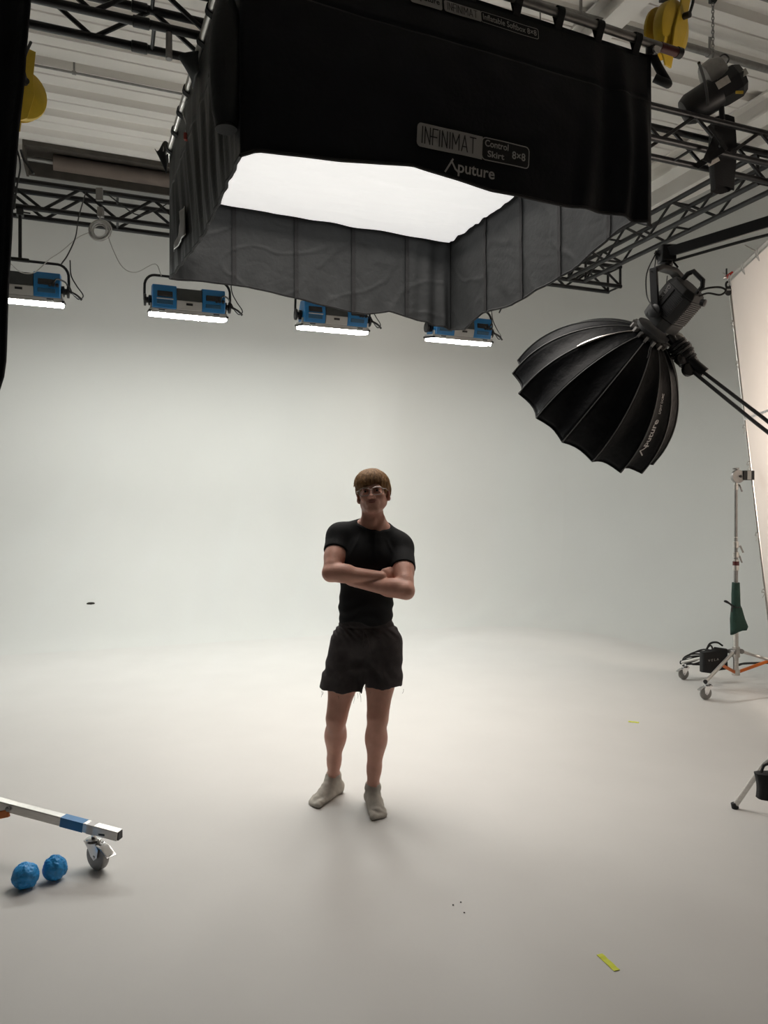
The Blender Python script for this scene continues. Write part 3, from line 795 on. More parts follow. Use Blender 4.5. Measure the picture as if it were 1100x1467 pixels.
def reel(c, s, label, full=True):
    t = thing('cable_reel', label, 'reel', (c.x, c.y, c.z - 0.2 * s), 'yellow spring cable reels'); R = frame_of(Vector((0.62, -0.76, -0.15)), (0.12, 0, 1))
    ax = R.col[2]
    MB().lathe([(0.03, -0.055), (0.155, -0.05), (0.175, -0.03), (0.178, 0.0), (0.172, 0.03), (0.12, 0.055), (0.03, 0.06)], c, ax, 28).build('drum', M['yellow'], t, smooth=50)
    MB().lathe([(0.13, -0.075), (0.165, -0.075), (0.168, -0.056), (0.13, -0.056)], c - ax * 0.04, ax, 28).build('guard_ring', M['yellow'], t)
    pl = [(-.05, -.17), (.0, -.21), (.06, -.19), (.075, -.05), (.055, .12), (.05, .30), (-.045, .30), (-.05, .12), (-.075, .0)]
    MB().prism([(a, b) for a, b in pl], lambda x, y, k: c + R @ Vector((y, x, 0.062 + k)), 0.014).build('side_plate', M['yellow'], t, smooth=20, bevel=0.003)
    foot = [(0.05, -.10), (.12, -.12), (.12, -.22), (.05, -.28), (-.02, -.27), (-.02, -.2)]
    MB().prism(foot, lambda x, y, k: c + R @ Vector((y, x, 0.03 + k)), 0.012).build('foot_plate', M['yellow'], t, smooth=20)
    MB().lathe([(0.018, 0), (0.022, .004), (0.022, .05), (0.01, .055)], c + R @ Vector((0.06, -.0, 0.075)), ax, 12).build('gland', M['black'], t)
    MB().tube(crom([c + R @ Vector((0.06, 0, 0.12)), c + R @ Vector((0.12, .03, 0.15)), c + R @ Vector((0.22, .03, 0.13)), c + R @ Vector((0.34, .0, 0.1))]), 0.010, 8).build('feed_cable', M['cable'], t)
    MB().box((c.x - 0.03, c.y, (c.z + .24 + CEIL) / 2), (0.07, 0.02, CEIL - c.z - .22)).build('hanging_strap', M['webbing'], t)
    MB().box((c.x - 0.03, c.y, c.z + .25), (0.08, 0.12, 0.05)).build('hanger_block', M['black'], t, bevel=0.005)
    return t


reel(at(962, 42, 5.15), 1, 'yellow cable reel at top right behind the end of the softbox tube')
r2 = reel(at(30, 135, 5.35), 1, 'yellow cable reel at far left, mostly hidden by the black curtain')
# ---------------------------------------------------------------- black curtain on the left
cu = thing('black_curtain', 'tall black cloth hanging close on the left edge of view', 'curtain', (-1.6, 2.3, 1.9))
ce_z = [3.30, 3.106, 2.945, 2.873, 2.72, 2.505, 2.376, 2.247, 2.03, 1.96, 1.93]
ce_x = [-1.055, -1.066, -1.080, -1.083, -1.10, -1.115, -1.119, -1.127, -1.136, -1.147, -1.16]
def curt(u, v):
    z = lerp(4.25, 1.93, v); xe = interp(-z, [-q for q in ce_z], ce_x)
    x = xe - u * 1.3 - (0.1 * (1 - v) if u > 0.5 else 0)
    y = 2.2 + 0.35 * u + (0.035 * math.sin(u * 34 + v) + 0.02 * math.sin(u * 71)) * min(1, u * 8) + 0.03 * n3(u * 4, v * 3, 41)
    zz = z + (0.05 * math.sin(u * 3) if v == 1 else 0)
    return Vector((x, y, zz))
MB().grid(curt, 70, 50).build('cloth', M['fabricout'], cu, smooth=180, solid=0.012)
MB().tube([(-0.98, 2.17, 4.27), (-2.5, 2.58, 4.27)], 0.025, 12).build('rail', M['greymetal'], cu)
for x in (-1.15, -2.4): MB().tube([(x, 2.2 - (x + 1.1) * .27, 4.27), (x, 2.2 - (x + 1.1) * .27, CEIL + .02)], 0.006, 6).build('wire', M['greymetal'], cu)
for k in range(6): MB().tube([Vector((-1.1 - .25 * k, 2.2 + .067 * k, 4.25)) + Vector((0, .03 * math.cos(a), .02 + .03 * math.sin(a))) for a in np.linspace(0, 2 * PI, 13)[:-1]], 0.005, 6, closed=True).build('ring', M['greymetal'], cu)
tag(MB().tube(crom([at(30, 215, 6.7), at(34, 228, 6.7), at(41, 238, 6.7), at(48, 249, 6.7)]), 0.012, 6).build('cable_tail', M['cable']), 'short black cable end sticking out beside the curtain above the far truss', 'cable')
tag(MB().tube(crom([at(20, 300, 6.8), at(24, 268, 6.8), at(29, 240, 6.75), at(26, 220, 6.7), at(22, 215, 6.7), at(18, 250, 6.75), at(20, 290, 6.8)]), 0.008, 6).build('cable_tail', M['cable']), 'loop of black cables wound on the left end of the far truss', 'cable')
# ---------------------------------------------------------------- the dome softbox on its boom
DA = Vector((-0.45, 0.62, -0.65)).normalized(); DP = at(930, 480, 4.6); DR, DD, ND = 0.575, 0.66, 16
DF = frame_of(DA, (1, 0, 0.0))
dome = thing('dome_softbox', 'black sixteen-ribbed dome softbox with its lamp hanging from a boom on the right', 'softbox', DP + Vector((0, 0, -0.8)))


def drad(t): return 0.085 + (DR - 0.085) * math.sin(PI / 2 * t ** 0.86) ** 1.0
def dz(t): return DD * (t ** 1.25 * 0.93 + 0.07 * t)
def rib(k, t, off=0.0):
    a = 2 * PI * (k + 0.35) / ND; r = drad(t) + off; return DP + DF @ Vector((r * math.cos(a), r * math.sin(a), dz(t)))


def panel_pt(k, s_, t, off=0.0):
    p = rib(k, t).lerp(rib(k + 1, t), s_); c = DP + DF @ Vector((0, 0, dz(t)))
    rad = (p - c).normalized(); sag = 0.16 * 4 * s_ * (1 - s_) * (0.3 + 0.7 * t) * drad(t) * 0.5
    wr = 0.006 * n3(s_ * 3 + k * 7, t * 9, k) * math.sin(PI * s_)
    return p - rad * (sag - off + wr)


for k in range(ND):
    MB().grid(lambda i, j: panel_pt(k, i, j), 10, 24).build('fabric_panel', M['dome'], dome, smooth=180, solid=0.003)
    MB().tube([rib(k, t, 0.003) for t in np.linspace(0, 1, 22)], [0.0035] * 21 + [0.006], 6).build('rib', M['piping'], dome)
rim = []
for k in range(ND): rim += [panel_pt(k, s_, 1.0) for s_ in (0, .2, .4, .6, .8)]
MB().tube(rim, 0.006, 6, closed=True).build('rim', M['dome'], dome)
MB().grid(lambda u, v: DP + DF @ Vector((drad(.9) * 0.84 * v * math.cos(2 * PI * u), drad(.9) * 0.84 * v * math.sin(2 * PI * u), dz(0.90))), 32, 6).build('front_diffuser', M['white'], dome, smooth=180, solid=0.003, label='white front diffuser cloth')
MB().lathe([(0.085, -0.03), (0.10, -0.03), (0.105, 0.0), (0.10, 0.035), (0.085, 0.035)], DP, DA, 32).build('mount_ring', M['headgrey'], dome)
MB().lathe([(0.10, -0.045), (0.115, -0.045), (0.115, -0.025), (0.10, -0.025)], DP, DA, 32).build('mount_ring', M['headgrey'], dome)
for k in range(ND):
    c = rib(k, 0.02, 0.01); MB().box(c, (0.03, 0.018, 0.05), DF @ Matrix.Rotation(2 * PI * (k + .35) / ND, 3, 'Z')).build('rib_hinge', M['greymetal'], dome)
# the panel that carries the writing faces right, the zip catches light on the upper left
tgt = at(922, 590, 4.62)
KP = min(range(ND), key=lambda k: (panel_pt(k, .5, .55) - tgt).length)
def on_panel(k, x, y, off=0.004):
    """x along the panel from the rim (metres), y across"""
    t = 1 - x / 0.86; wdt = (rib(k, t) - rib(k + 1, t)).length; return panel_pt(k, 0.5 + y / wdt, t, off)
def panel_shape(vf, k, off=0.005):
    mb = MB(); mb.add([on_panel(k, x, y, off) for x, y in vf[0]], vf[1]); return mb
sgn = 1
vs_, fs_ = fit(text_polys('puture', bold=0.02), 0.20, -0.032, 0.20, 0.062)
l2 = strokes_mesh([[(0.13, -0.025), (0.165, 0.03)], [(0.16, 0.025), (0.18, -0.005), (0.197, -0.016)]], 0.009)
PRINT_S = 1
mb = MB(); mb.add([on_panel(KP, x, PRINT_S * y, 0.006) for x, y in vs_], fs_); mb.add([on_panel(KP, x, PRINT_S * y, 0.006) for x, y in l2[0]], l2[1])
mb.build('logo_print', M['printbright'], dome, smooth=None)
v2 = fit(text_polys('LIGHT DOME', bold=0.012), 0.44, -0.012, 0.13, 0.024)
mb = MB(); mb.add([on_panel(KP, x, PRINT_S * y, 0.006) for x, y in v2[0]], v2[1]); mb.build('label_word', M['printbright'], dome, smooth=None)
KZ = min(range(ND), key=lambda k: (rib(k, .5) - at(880, 449, 4.45)).length)
zp = [rib(KZ, t, 0.009) for t in np.linspace(0.03, 0.42, 14)]
MB().tube(zp, [0.003, .004, .004, .004, .004, .005, .006, .008, .009, .009, .009, .009, .008, .004], 6).build('zip_edge', M['silver'], dome, label='bright silver zip edge')
MB().tube(crom([at(935, 487, 4.50), at(930, 500, 4.48), at(926, 515, 4.47), at(908, 545, 4.5)]), 0.003, 5).build('cord', M['piping'], dome)
# the lamp head behind the dome
LH = DP - DA * 0.06
lx = Vector((0, 0, 1)).cross(DA).normalized(); LF = Matrix((lx, DA.cross(lx), DA)).transposed()     # x sideways, y up-ish, z along the beam
def L(x, y, z): return LH + LF @ Vector((x, y, z))
if (LF @ Vector((0, 1, 0))).z < 0:
    LF = Matrix((-lx, DA.cross(-lx), DA)).transposed()
hp = [(-0.10, -0.06), (-0.06, -0.115), (0.06, -0.115), (0.10, -0.06), (0.10, 0.06), (0.07, 0.105), (-0.07, 0.105), (-0.10, 0.06)]
def hull(z0, z1, s0, s1):
    mb = MB(); n = len(hp)
    vs = [L(x * s0, y * s0, z0) for x, y in hp] + [L(x * s1, y * s1, z1) for x, y in hp]
    mb.add(vs, [tuple(range(n)), tuple(range(2 * n - 1, n - 1, -1))] + [(i, (i + 1) % n, n + (i + 1) % n, n + i) for i in range(n)]); return mb
hull(-0.03, -0.10, .95, 1.0).build('lamp_front', M['headgrey'], dome, smooth=20, bevel=0.006)
lamp_body = hull(-0.10, -0.265, 1.0, 1.0).build('lamp_body', M['headgrey'], dome, smooth=20, bevel=0.006)
hull(-0.265, -0.305, 1.0, .80).build('lamp_rear', M['headgrey'], dome, smooth=20, bevel=0.006)
for sx_ in (-1, 1):
    for k in range(14): MB().box(L(sx_ * 0.102, -0.045 + 0.0, -0.115 - k * 0.0105), (0.006, 0.075, 0.005), LF).build('vent_fin', M['black'], lamp_body, smooth=None)
    MB().box(L(sx_ * 0.103, 0.012, -0.16), (0.006, 0.018, 0.20), LF).build('side_rail', M['black'], lamp_body, bevel=0.002)
for k in range(12): MB().box(L(0, -0.117, -0.115 - k * 0.012), (0.11, 0.006, 0.006), LF).build('vent_fin', M['black'], lamp_body, smooth=None)
v3 = fit(text_polys('600X PRO', bold=0.01), 0, 0, 0.12, 0.024)
for sx_ in (-1, 1):
    mb = MB(); mb.add([L(sx_ * 0.1015, 0.059 - y, (-0.255 + x) if sx_ < 0 else (-0.135 - x)) for x, y in v3[0]], v3[1]); mb.build('label_word', M['greymetal'], lamp_body, smooth=None)
MB().tube([L(0, .075, -.27), L(0, .07, -.345), L(0, .05, -.375), L(0, -.04, -.375), L(0, -.065, -.35), L(0, -.07, -.29)], 0.015, 8).build('handle', M['black'], dome)
for sx_ in (-1, 1):
    MB().lathe([(0.02, 0), (0.038, 0.004), (0.04, 0.035), (0.03, 0.04), (0.012, 0.042)], L(sx_ * 0.10, 0.0, -0.10), LF @ Vector((sx_, 0, 0)), 18).build('tilt_knob', M['black'], dome)
# yoke: two upright arms and a cross bar under the spigot
YT = at(945, 396, 4.63)
yl = L(-0.118, 0.0, -0.10); yr = L(0.118, 0.0, -0.10)
if yl.x > yr.x: yl, yr = yr, yl
la = Vector((yl.x - .01, yl.y, YT.z)); ra = Vector((yr.x + .0, yr.y, YT.z - 0.02))
la = yl + Vector((-.012, 0, YT.z - yl.z - .01)); ra = yr + Vector((.012, 0, YT.z - yr.z - .01))
MB().ribbon([yl, yl.lerp(la, .5), la], 0.05, 0.018, (yr - yl)).build('yoke_arm', M['black'], dome, bevel=0.004)
MB().ribbon([yr, yr.lerp(ra, .5), ra], 0.05, 0.018, (yr - yl)).build('yoke_arm', M['black'], dome, bevel=0.004)
MB().ribbon([la + Vector((0, 0, -.02)), la.lerp(ra, .25) + Vector((0, 0, .012)), la.lerp(ra, .75) + Vector((0, 0, .012)), ra + Vector((0, 0, -.02))], 0.06, 0.03, (0, 0, 1)).build('yoke_bar', M['headgrey'], dome, bevel=0.005)
mid = la.lerp(ra, .5)
BT = Vector((mid.x, mid.y, at(945, 362, mid.y).z))
MB().tube([mid, BT + Vector((0, 0, -.035))], 0.024, 12).build('spigot', M['black'], dome)
MB().lathe([(0.03, -0.02), (0.036, -0.015), (0.036, 0.015), (0.03, 0.02)], mid + Vector((0, 0, .05)), (0, 0, 1), 14).build('spigot_collar', M['black'], dome)
MB().tube([mid + Vector((.03, 0, .07)), mid + Vector((.065, -.01, .02))], 0.006, 6).build('locking_lever', M['black'], dome)
MB().tube([mid + Vector((-.03, 0, .09)), mid + Vector((-.075, 0, .115))], 0.008, 8).build('locking_lever', M['black'], dome)
MB().tube(crom([mid + Vector((-.07, -.01, .11)), mid + Vector((-.13, -.02, -.02)), mid + Vector((-.13, -.02, -.15)), yl + Vector((-.03, -.02, .03)), yl + Vector((0, -.03, -.02))]), 0.004, 6).build('safety_cable', M['cable'], dome)
MB().tube(crom([mid + Vector((-.07, -.01, .10)), mid + Vector((-.085, -.02, .0)), la + Vector((-.02, -.02, -.03))]), 0.003, 6).build('safety_cable', M['cable'], dome)
MB().tube(crom([mid + Vector((.0, -.01, -.03)), mid + Vector((-.01, 0, -.10)), mid + Vector((-.06, 0, -.17)), yl + Vector((.04, 0, .07))]), 0.003, 6).build('safety_cable', M['cable'], dome)
rr_ = L(0.05 if lx.x > 0 else 0.05, -0.02, -0.345); rr_ = L(0, -0.06, -0.300)
MB().tube(crom([rr_ + Vector((0, -.04, 0)), rr_ + Vector((.05, -.05, .015)), rr_ + Vector((.12, -.05, .02)), rr_ + Vector((.155, -.05, .0)), rr_ + Vector((.12, -.05, -.025)), rr_ + Vector((.05, -.05, -.015)), rr_ + Vector((.0, -.04, -.03))]), 0.006, 6).build('cable_loop', M['cable'], dome)
MB().lathe([(0.006, 0), (0.02, .005), (0.022, .03), (0.008, .035)], rr_ + Vector((.0, -.06, -.07)), (0.5, -.5, -.3), 10).build('plug', M['black'], dome)
# boom stand: square beam over, two thin rods below, post and tripod outside the view on the right
BS = Vector((2.5, 3.3, 0)); bs = thing('boom_stand', 'black square boom and twin rods reaching in from the right to hold the dome', 'stand', BS)
bend = Vector((BS.x, BS.y, 3.11)); bd = (bend - BT).normalized()
MB().tube([BT - bd * 0.06, bend + bd * 0.25], 0.042, 4, flat=(0, 0.7, 0.7)).build('boom', M['black'], bs, smooth=20, bevel=0.004)
MB().box(BT + Vector((0, 0, -0.01)), (0.09, 0.09, 0.10)).build('boom_head', M['black'], bs, bevel=0.008)
MB().tube(crom([BT + Vector((.03, -.03, -.06)), BT.lerp(bend, .15) + Vector((0, 0, -.062)), BT.lerp(bend, .35) + Vector((0, 0, -.065)), BT.lerp(bend, .6) + Vector((0, 0, -.075)), BT.lerp(bend, 1) + Vector((0, 0, -.06))]), 0.009, 8).build('boom_cable', M['cable'], bs)
MB().tube([(BS.x, BS.y, 0.25), (BS.x, BS.y, 3.12)], 0.024, 12).build('post', M['silver'], bs)
MB().box((BS.x, BS.y, 3.10), (0.09, 0.09, 0.12)).build('post_head', M['black'], bs, bevel=0.008)
r0 = at(988, 523, 4.62); r1 = Vector((2.5, 3.3, 1.34))
rd = (r1 - r0).normalized(); rs = rd.cross(Vector((0, 1, 0))).normalized()
for s_ in (-1, 1):
    MB().tube([r0 + rs * .022 * s_ * (0.8 if s_ > 0 else 1), r0.lerp(r1, .35) + rs * 0.027 * s_, r1 + rs * 0.01 * s_], 0.011, 8).build('rod', M['black'], bs)
MB().box(r1, (0.09, 0.09, 0.09)).build('rod_clamp', M['black'], bs, bevel=0.008)
# pivot cluster between the lamp and the rods
pv = at(968, 488, 4.66)
MB().lathe([(0.02, -0.05), (0.055, -0.03), (0.062, 0.0), (0.055, 0.03), (0.02, 0.05)], pv + Vector((0.0, 0.0, 0)), (0.4, -0.2, 0.9), 18).build('ball_joint', M['silver'], bs, label='pale metal ball joint')
for k in range(9):
    c = at(969 + 2.6 * k, 493 + 3.8 * k, 4.62); r = 0.075 - 0.004 * abs(k - 3)
    MB().lathe([(r * .7, -0.012), (r, -0.008), (r * (.9 if k % 2 else 1), 0.008), (r * .7, 0.012)], c, (0.55, -0.1, -0.75), 14).build('bellows_ring', M['black'], bs)
for (x, y, r) in ((986, 530, .04), (1003, 532, .032), (975, 515, .035)):
    MB().lathe([(0.01, -0.02), (r, -0.015), (r, 0.015), (0.01, 0.02)], at(x, y, 4.58), (0.2, -1, 0.1), 14).build('grip_knob', M['black'], bs)
MB().tube([at(984, 512, 4.6), at(1010, 534, 4.55)], 0.03, 10).build('pivot_block', M['black'], bs)
MB().tube([at(958, 478, 4.60), at(975, 505, 4.62)], 0.028, 10).build('pivot_block', M['black'], bs)
foot = Vector((1.86, 3.88, 0))
for k, a in enumerate((None, 0.2, -1.7)):
    f = foot if a is None else BS + Vector((0.78 * math.cos(a), 0.78 * math.sin(a), 0))
    top = Vector((BS.x, BS.y, 1.10)); dr = (top - f)
    MB().tube([f + Vector((0, 0, .018)), f + dr * 0.16 + Vector((0, 0, .09)), top], [0.0135, 0.0125, 0.0125], 10).build('leg', M['silver'], bs)
    MB().lathe([(0.016, 0.0), (0.018, 0.002), (0.017, 0.03), (0.013, 0.032)], f, (-0.2, 0.1, 1), 12).build('rubber_foot', M['rubber'], bs)
MB().lathe([(0.026, -.05), (0.04, -.045), (0.04, .045), (0.026, .05)], (BS.x, BS.y, 1.10), (0, 0, 1), 14).build('collar', M['black'], bs)
# black weight bag hanging on that leg
wb = at(1118, 1125, 3.70)
def wbag(u, v):
    a = 2 * PI * u; sx_ = 0.128 - 0.012 * math.sin(3 * v); cx_, cy_ = math.cos(a), math.sin(a)
    q = (abs(cx_) ** 4 + abs(cy_) ** 4) ** -0.25; k = 1 - 0.9 * max(0, 2 * abs(v - .5) - .86) / .14
    return Vector((wb.x + sx_ * q * cx_ * k + 0.01 * (v - .5), wb.y + 0.035 * q * cy_ * k, wb.z + 0.075 - 0.15 * v - 0.02 * (v > .5) * (cx_ * .5 + .5)))
wo = thing('weight_bag', 'black cloth weight bag hung on a stand leg at the lower right edge', 'bag', (wb.x, wb.y, wb.z - .09))
MB().grid(wbag, 28, 12).build('bag', M['webbing'], wo, smooth=60)
MB().tube([wb + Vector((-.10, 0, .06)), wb + Vector((-.085, 0, .10)), wb + Vector((.02, .02, .13)), wb + Vector((.09, 0, .07))], 0.007, 6).build('strap', M['webbing'], wo)

# ---------------------------------------------------------------- rolling stands
def caster(parent, top, ang, r=0.048, wd=0.022, tire='greymetal', brake=True, sc_=1.0):
    """swivel caster under point top; wheel rests on the floor"""
    o = Vector((math.cos(ang), math.sin(ang), 0)); s_ = Vector((-o.y, o.x, 0)); wc = Vector((top.x, top.y, r)) + o * 0.022 * sc_
    g = MB(); g.lathe([(0.012, 0.0), (0.028 * sc_, -0.004), (0.030 * sc_, -0.014), (0.012, -0.018)], top, (0, 0, 1), 16); g.tube([top + Vector((0, 0, .02)), top], 0.009 * sc_, 8)
    parent = g.build('caster', M['chrome'], parent)
    zt = top.z - 0.015
    for q in (-1, 1):
        pl = [(-.034, zt), (.03, zt), (.046, zt - .02), (.04, r + .002), (.022, r - .014), (.006, r), (-.008, (zt + r) / 2)]
        MB().prism(pl, lambda x, y, k: Vector((top.x, top.y, y)) + o * x * sc_ + s_ * q * (wd / 2 + .004 + k), 0.003).build('fork', M['chrome'], parent, smooth=20)
    MB().box(Vector((top.x, top.y, zt)) + o * .0, (0.064 * sc_, wd + .014, 0.004), frame_of((0, 0, 1), o)).build('fork_bridge', M['chrome'], parent)
    wh = MB(); wh.lathe([(r * .78, -wd / 2), (r * .93, -wd / 2), (r, -wd * .3), (r, wd * .3), (r * .93, wd / 2), (r * .78, wd / 2)], wc, s_, 30); wh.build('tire', M[tire], parent, smooth=35)
    wh = MB(); wh.lathe([(r * .2, -wd * .42), (r * .3, -wd * .2), (r * .7, -wd * .2), (r * .79, -wd * .45), (r * .79, wd * .45), (r * .7, wd * .2), (r * .3, wd * .2), (r * .2, wd * .42)], wc, s_, 24); wh.build('wheel_hub', M['lampgrey'], parent, smooth=35)
    MB().tube([wc - s_ * (wd / 2 + .01), wc + s_ * (wd / 2 + .01)], 0.007, 10).build('axle', M['chrome'], parent)
    if brake:
        b0 = Vector((top.x, top.y, zt - .004)) + o * 0.03 * sc_
        MB().ribbon([b0, b0 + o * .03 * sc_ + Vector((0, 0, -.008)), b0 + o * .065 * sc_ + Vector((0, 0, -.03 * sc_))], wd * 1.5, 0.004, (0, 0, 1)).build('brake_pedal', M['chrome'], parent, bevel=0.001)


# right stand
SC_ = Vector((3.12, 6.5, 0)); st = thing('rolling_stand', 'tall silver rolling stand with green sleeve and orange braces at right', 'stand', SC_)
def P(z, dx=0, dy=0): return Vector((SC_.x + dx, SC_.y + dy, z))
MB().tube([P(0.12), P(0.94)], 0.022, 16).build('lower_tube', M['silver'], st)
MB().tube([P(0.9), P(1.22)], 0.018, 14).build('middle_tube', M['greymetal'], st)
MB().tube([P(1.2), P(1.80)], 0.0145, 14).build('upper_tube', M['greymetal'], st)
for z, r, h in ((1.10, .026, .10), (1.19, .027, .05), (1.28, .024, .06), (1.79, .020, .05), (1.345, .018, .01)):
    MB().lathe([(r * .75, -h / 2), (r, -h / 2 + .005), (r, h / 2 - .005), (r * .75, h / 2)], P(z), (0, 0, 1), 14).build('collar', M['silver'], st)
MB().lathe([(.0275, -.018), (.0275, .018)], P(1.115), (0, 0, 1), 14).build('red_ring', M['darkred'], st, label='red label ring')
for z, dx in ((1.17, .045), (1.26, .055), (1.80, .045)):
    MB().ribbon([P(z, .02), P(z + .01, dx * .7), P(z - .05, dx + .01)], 0.014, 0.01, (0, -1, 0)).build('tee_handle', M['greymetal'], st, bevel=0.003)
MB().lathe([(.03, -.022), (.058, -.018), (.06, 0), (.058, .018), (.03, .022)], P(1.885, .015), (0.15, -1, 0), 24).build('grip_disc', M['greymetal'], st)
MB().lathe([(.008, 0), (.012, .004), (.012, .012), (.006, .014)], P(1.885, .03, -.02), (0.15, -1, 0), 10).build('grip_bolt', M['black'], st)
MB().tube([P(1.81), P(1.85)], 0.016, 12).build('grip_neck', M['silver'], st)
MB().box(P(1.895, .105), (0.10, .05, .085)).build('grip_block', M['black'], st, bevel=0.006)
MB().box(P(1.895, .105, -.027), (0.035, .01, .08)).build('grip_plate', M['lampgrey'], st, bevel=0.002)
MB().lathe([(.01, 0), (.028, .003), (.028, .014), (.01, .016)], P(1.945, .0), (0, 0, 1), 12).build('top_knob', M['greymetal'], st)
# green canvas sleeve with a cord
def slv(u, v):
    a = 2 * PI * u; z = 0.945 - 0.435 * v
    wl_ = interp(v, [0, .25, .48, .52, .75, 1], [.030, .036, .036, .040, .05, .045]); wr = interp(v, [0, .25, .46, .52, .75, .9, 1], [.030, .034, .036, .05, .08, .105, .09])
    c = math.cos(a); k = wr if c > 0 else wl_
    zz = z + (0.03 * c if v > .97 else 0)
    return P(zz, k * c * (1 + .04 * n3(u * 6, v * 4, 51)), 0.032 * math.sin(a) * (1 + v * .3))
MB().grid(slv, 28, 30).build('sleeve', M['green'], st, smooth=180, solid=0.003)
MB().tube([P(.735 + .006 * math.sin(a), .038 * math.cos(a), .042 * math.sin(a)) for a in np.linspace(0, 2 * PI, 17)[:-1]], .005, 6, closed=True).build('cord', M['black'], st)
MB().tube(crom([P(.735, -.035, -.02), P(.76, -.07, -.02), P(.78, -.11, -.02), P(.785, -.10, -.03), P(.765, -.07, -.03), P(.735, -.035, -.03)]), .006, 6).build('cord_bow', M['black'], st)
MB().tube(crom([P(.735, -.035, -.03), P(.72, -.05, -.03), P(.69, -.05, -.03)]), .007, 6).build('cord_end', M['black'], st)
# legs
tips = (Vector((2.70, 6.13, 0)), Vector((2.80, 6.93, 0)), Vector((3.74, 6.50, 0)))
tips = (Vector((2.70, 6.13, 0)), Vector((2.82, 6.90, 0)), Vector((3.74, 6.52, 0)))
for k, tp in enumerate(tips):
    z_tip = 0.155 if k != 1 else 0.15; d = (tp - SC_).normalized(); ztop = 0.335 if k != 1 else 0.33
    a3 = P(ztop) + d * .045; b3 = Vector((tp.x, tp.y, z_tip)) + d * .02
    MB().tube([a3, b3], 0.0135 if k else 0.015, 10).build('leg', M['silver'], st)
    MB().lathe([(.012, -.02), (.022, -.018), (.022, .018), (.012, .02)], a3, Vector((-d.y, d.x, 0)), 12).build('leg_hinge', M['greymetal'], st)
    MB().lathe([(.010, 0), (.018, .003), (.018, .01), (.01, .012)], b3, d, 12).build('leg_cap', M['black'], st)
    c3 = a3.lerp(b3, .42); br = MB(); br.ribbon([P(.155) + d * .03, c3 + Vector((0, 0, -.012))], 0.026, 0.016, Vector((-d.y, d.x, 0)))
    br.build('brace', M['orange'], st, bevel=0.003, label='orange brace')
    caster(st, Vector((tp.x, tp.y, z_tip - .025)) - d * .02, PI + 0.25, r=.053, wd=.022, brake=k < 2)
MB().lathe([(.024, -.05), (.034, -.045), (.034, .045), (.024, .05)], P(.33), (0, 0, 1), 16).build('leg_collar', M['silver'], st)
MB().lathe([(.022, -.03), (.034, -.025), (.034, .025), (.022, .03)], P(.15), (0, 0, 1), 16).build('brace_collar', M['silver'], st)
# black tool bag with the word on it, hanging on the rear leg
vb = thing('tool_bag', 'black cloth bag with pale lettering hung against the silver rolling stand', 'bag', (2.96, 6.50, .12))
bc = Vector((2.945, 6.55, .245)); Rb = Matrix.Rotation(0.10, 3, 'Z')
def vbp(u, v):
    a = 2 * PI * u; c, s_ = math.cos(a), math.sin(a); q = (abs(c) ** 6 + abs(s_) ** 6) ** (-1 / 6); k = 1 - 0.95 * max(0, 2 * abs(v - .5) - .9) / .1
    return bc + Rb @ Vector((0.118 * q * c * k, 0.04 * q * s_ * k, 0.105 - 0.21 * v + 0.03 * c * .5))
MB().grid(vbp, 32, 12).build('bag', M['webbing'], vb, smooth=60)
MB().tube(crom([bc + Vector((-.06, 0, .10)), bc + Vector((-.03, 0, .15)), bc + Vector((.03, 0, .16)), bc + Vector((.08, 0, .13))]), .009, 6).build('handle', M['webbing'], vb)
vt = fit(text_polys('VELA', bold=0.0, spacing=1.6), -0.075, 0.0, 0.10, 0.020)
mb = MB(); mb.add([bc + Rb @ Vector((x, -0.043, y + .005 + .12 * (x))) for x, y in vt[0]], vt[1]); mb.build('label_word', M['printbright'], vb, smooth=None)
# coil of black cable lying on the rear leg
kc = thing('cable_coil', 'coil of thick black cable resting on the rolling stand leg', 'cable', (2.75, 6.95, .25))
cb = at(993, 942, 6.92)
for k in range(7):
    r = .145 - .008 * (k % 4)
    MB().tube([cb + Vector((r * math.cos(a) + .05, .09 * math.sin(a), .012 * k - .045 + .03 * math.cos(a) + .018 * math.sin(a * 2 + k))) for a in np.linspace(0, 2 * PI, 29)[:-1]], .008, 6, closed=True).build('loop', M['cable'], kc)
MB().tube(crom([cb + Vector((.10, 0, 0)), cb + Vector((.12, 0, .07)), cb + Vector((.16, 0, .115)), cb + Vector((.185, 0, .07)), cb + Vector((.18, 0, -.02))]), .009, 6).build('loop', M['cable'], kc)
tag(MB().tube(crom([P(.20, .05, .06), P(.205, .12, .1), P(.19, .3, .2), P(.17, .5, .3), P(.16, .75, .3)]), .011, 6).build('floor_cable', M['cable']), 'black cable running right from behind the silver rolling stand', 'cable')

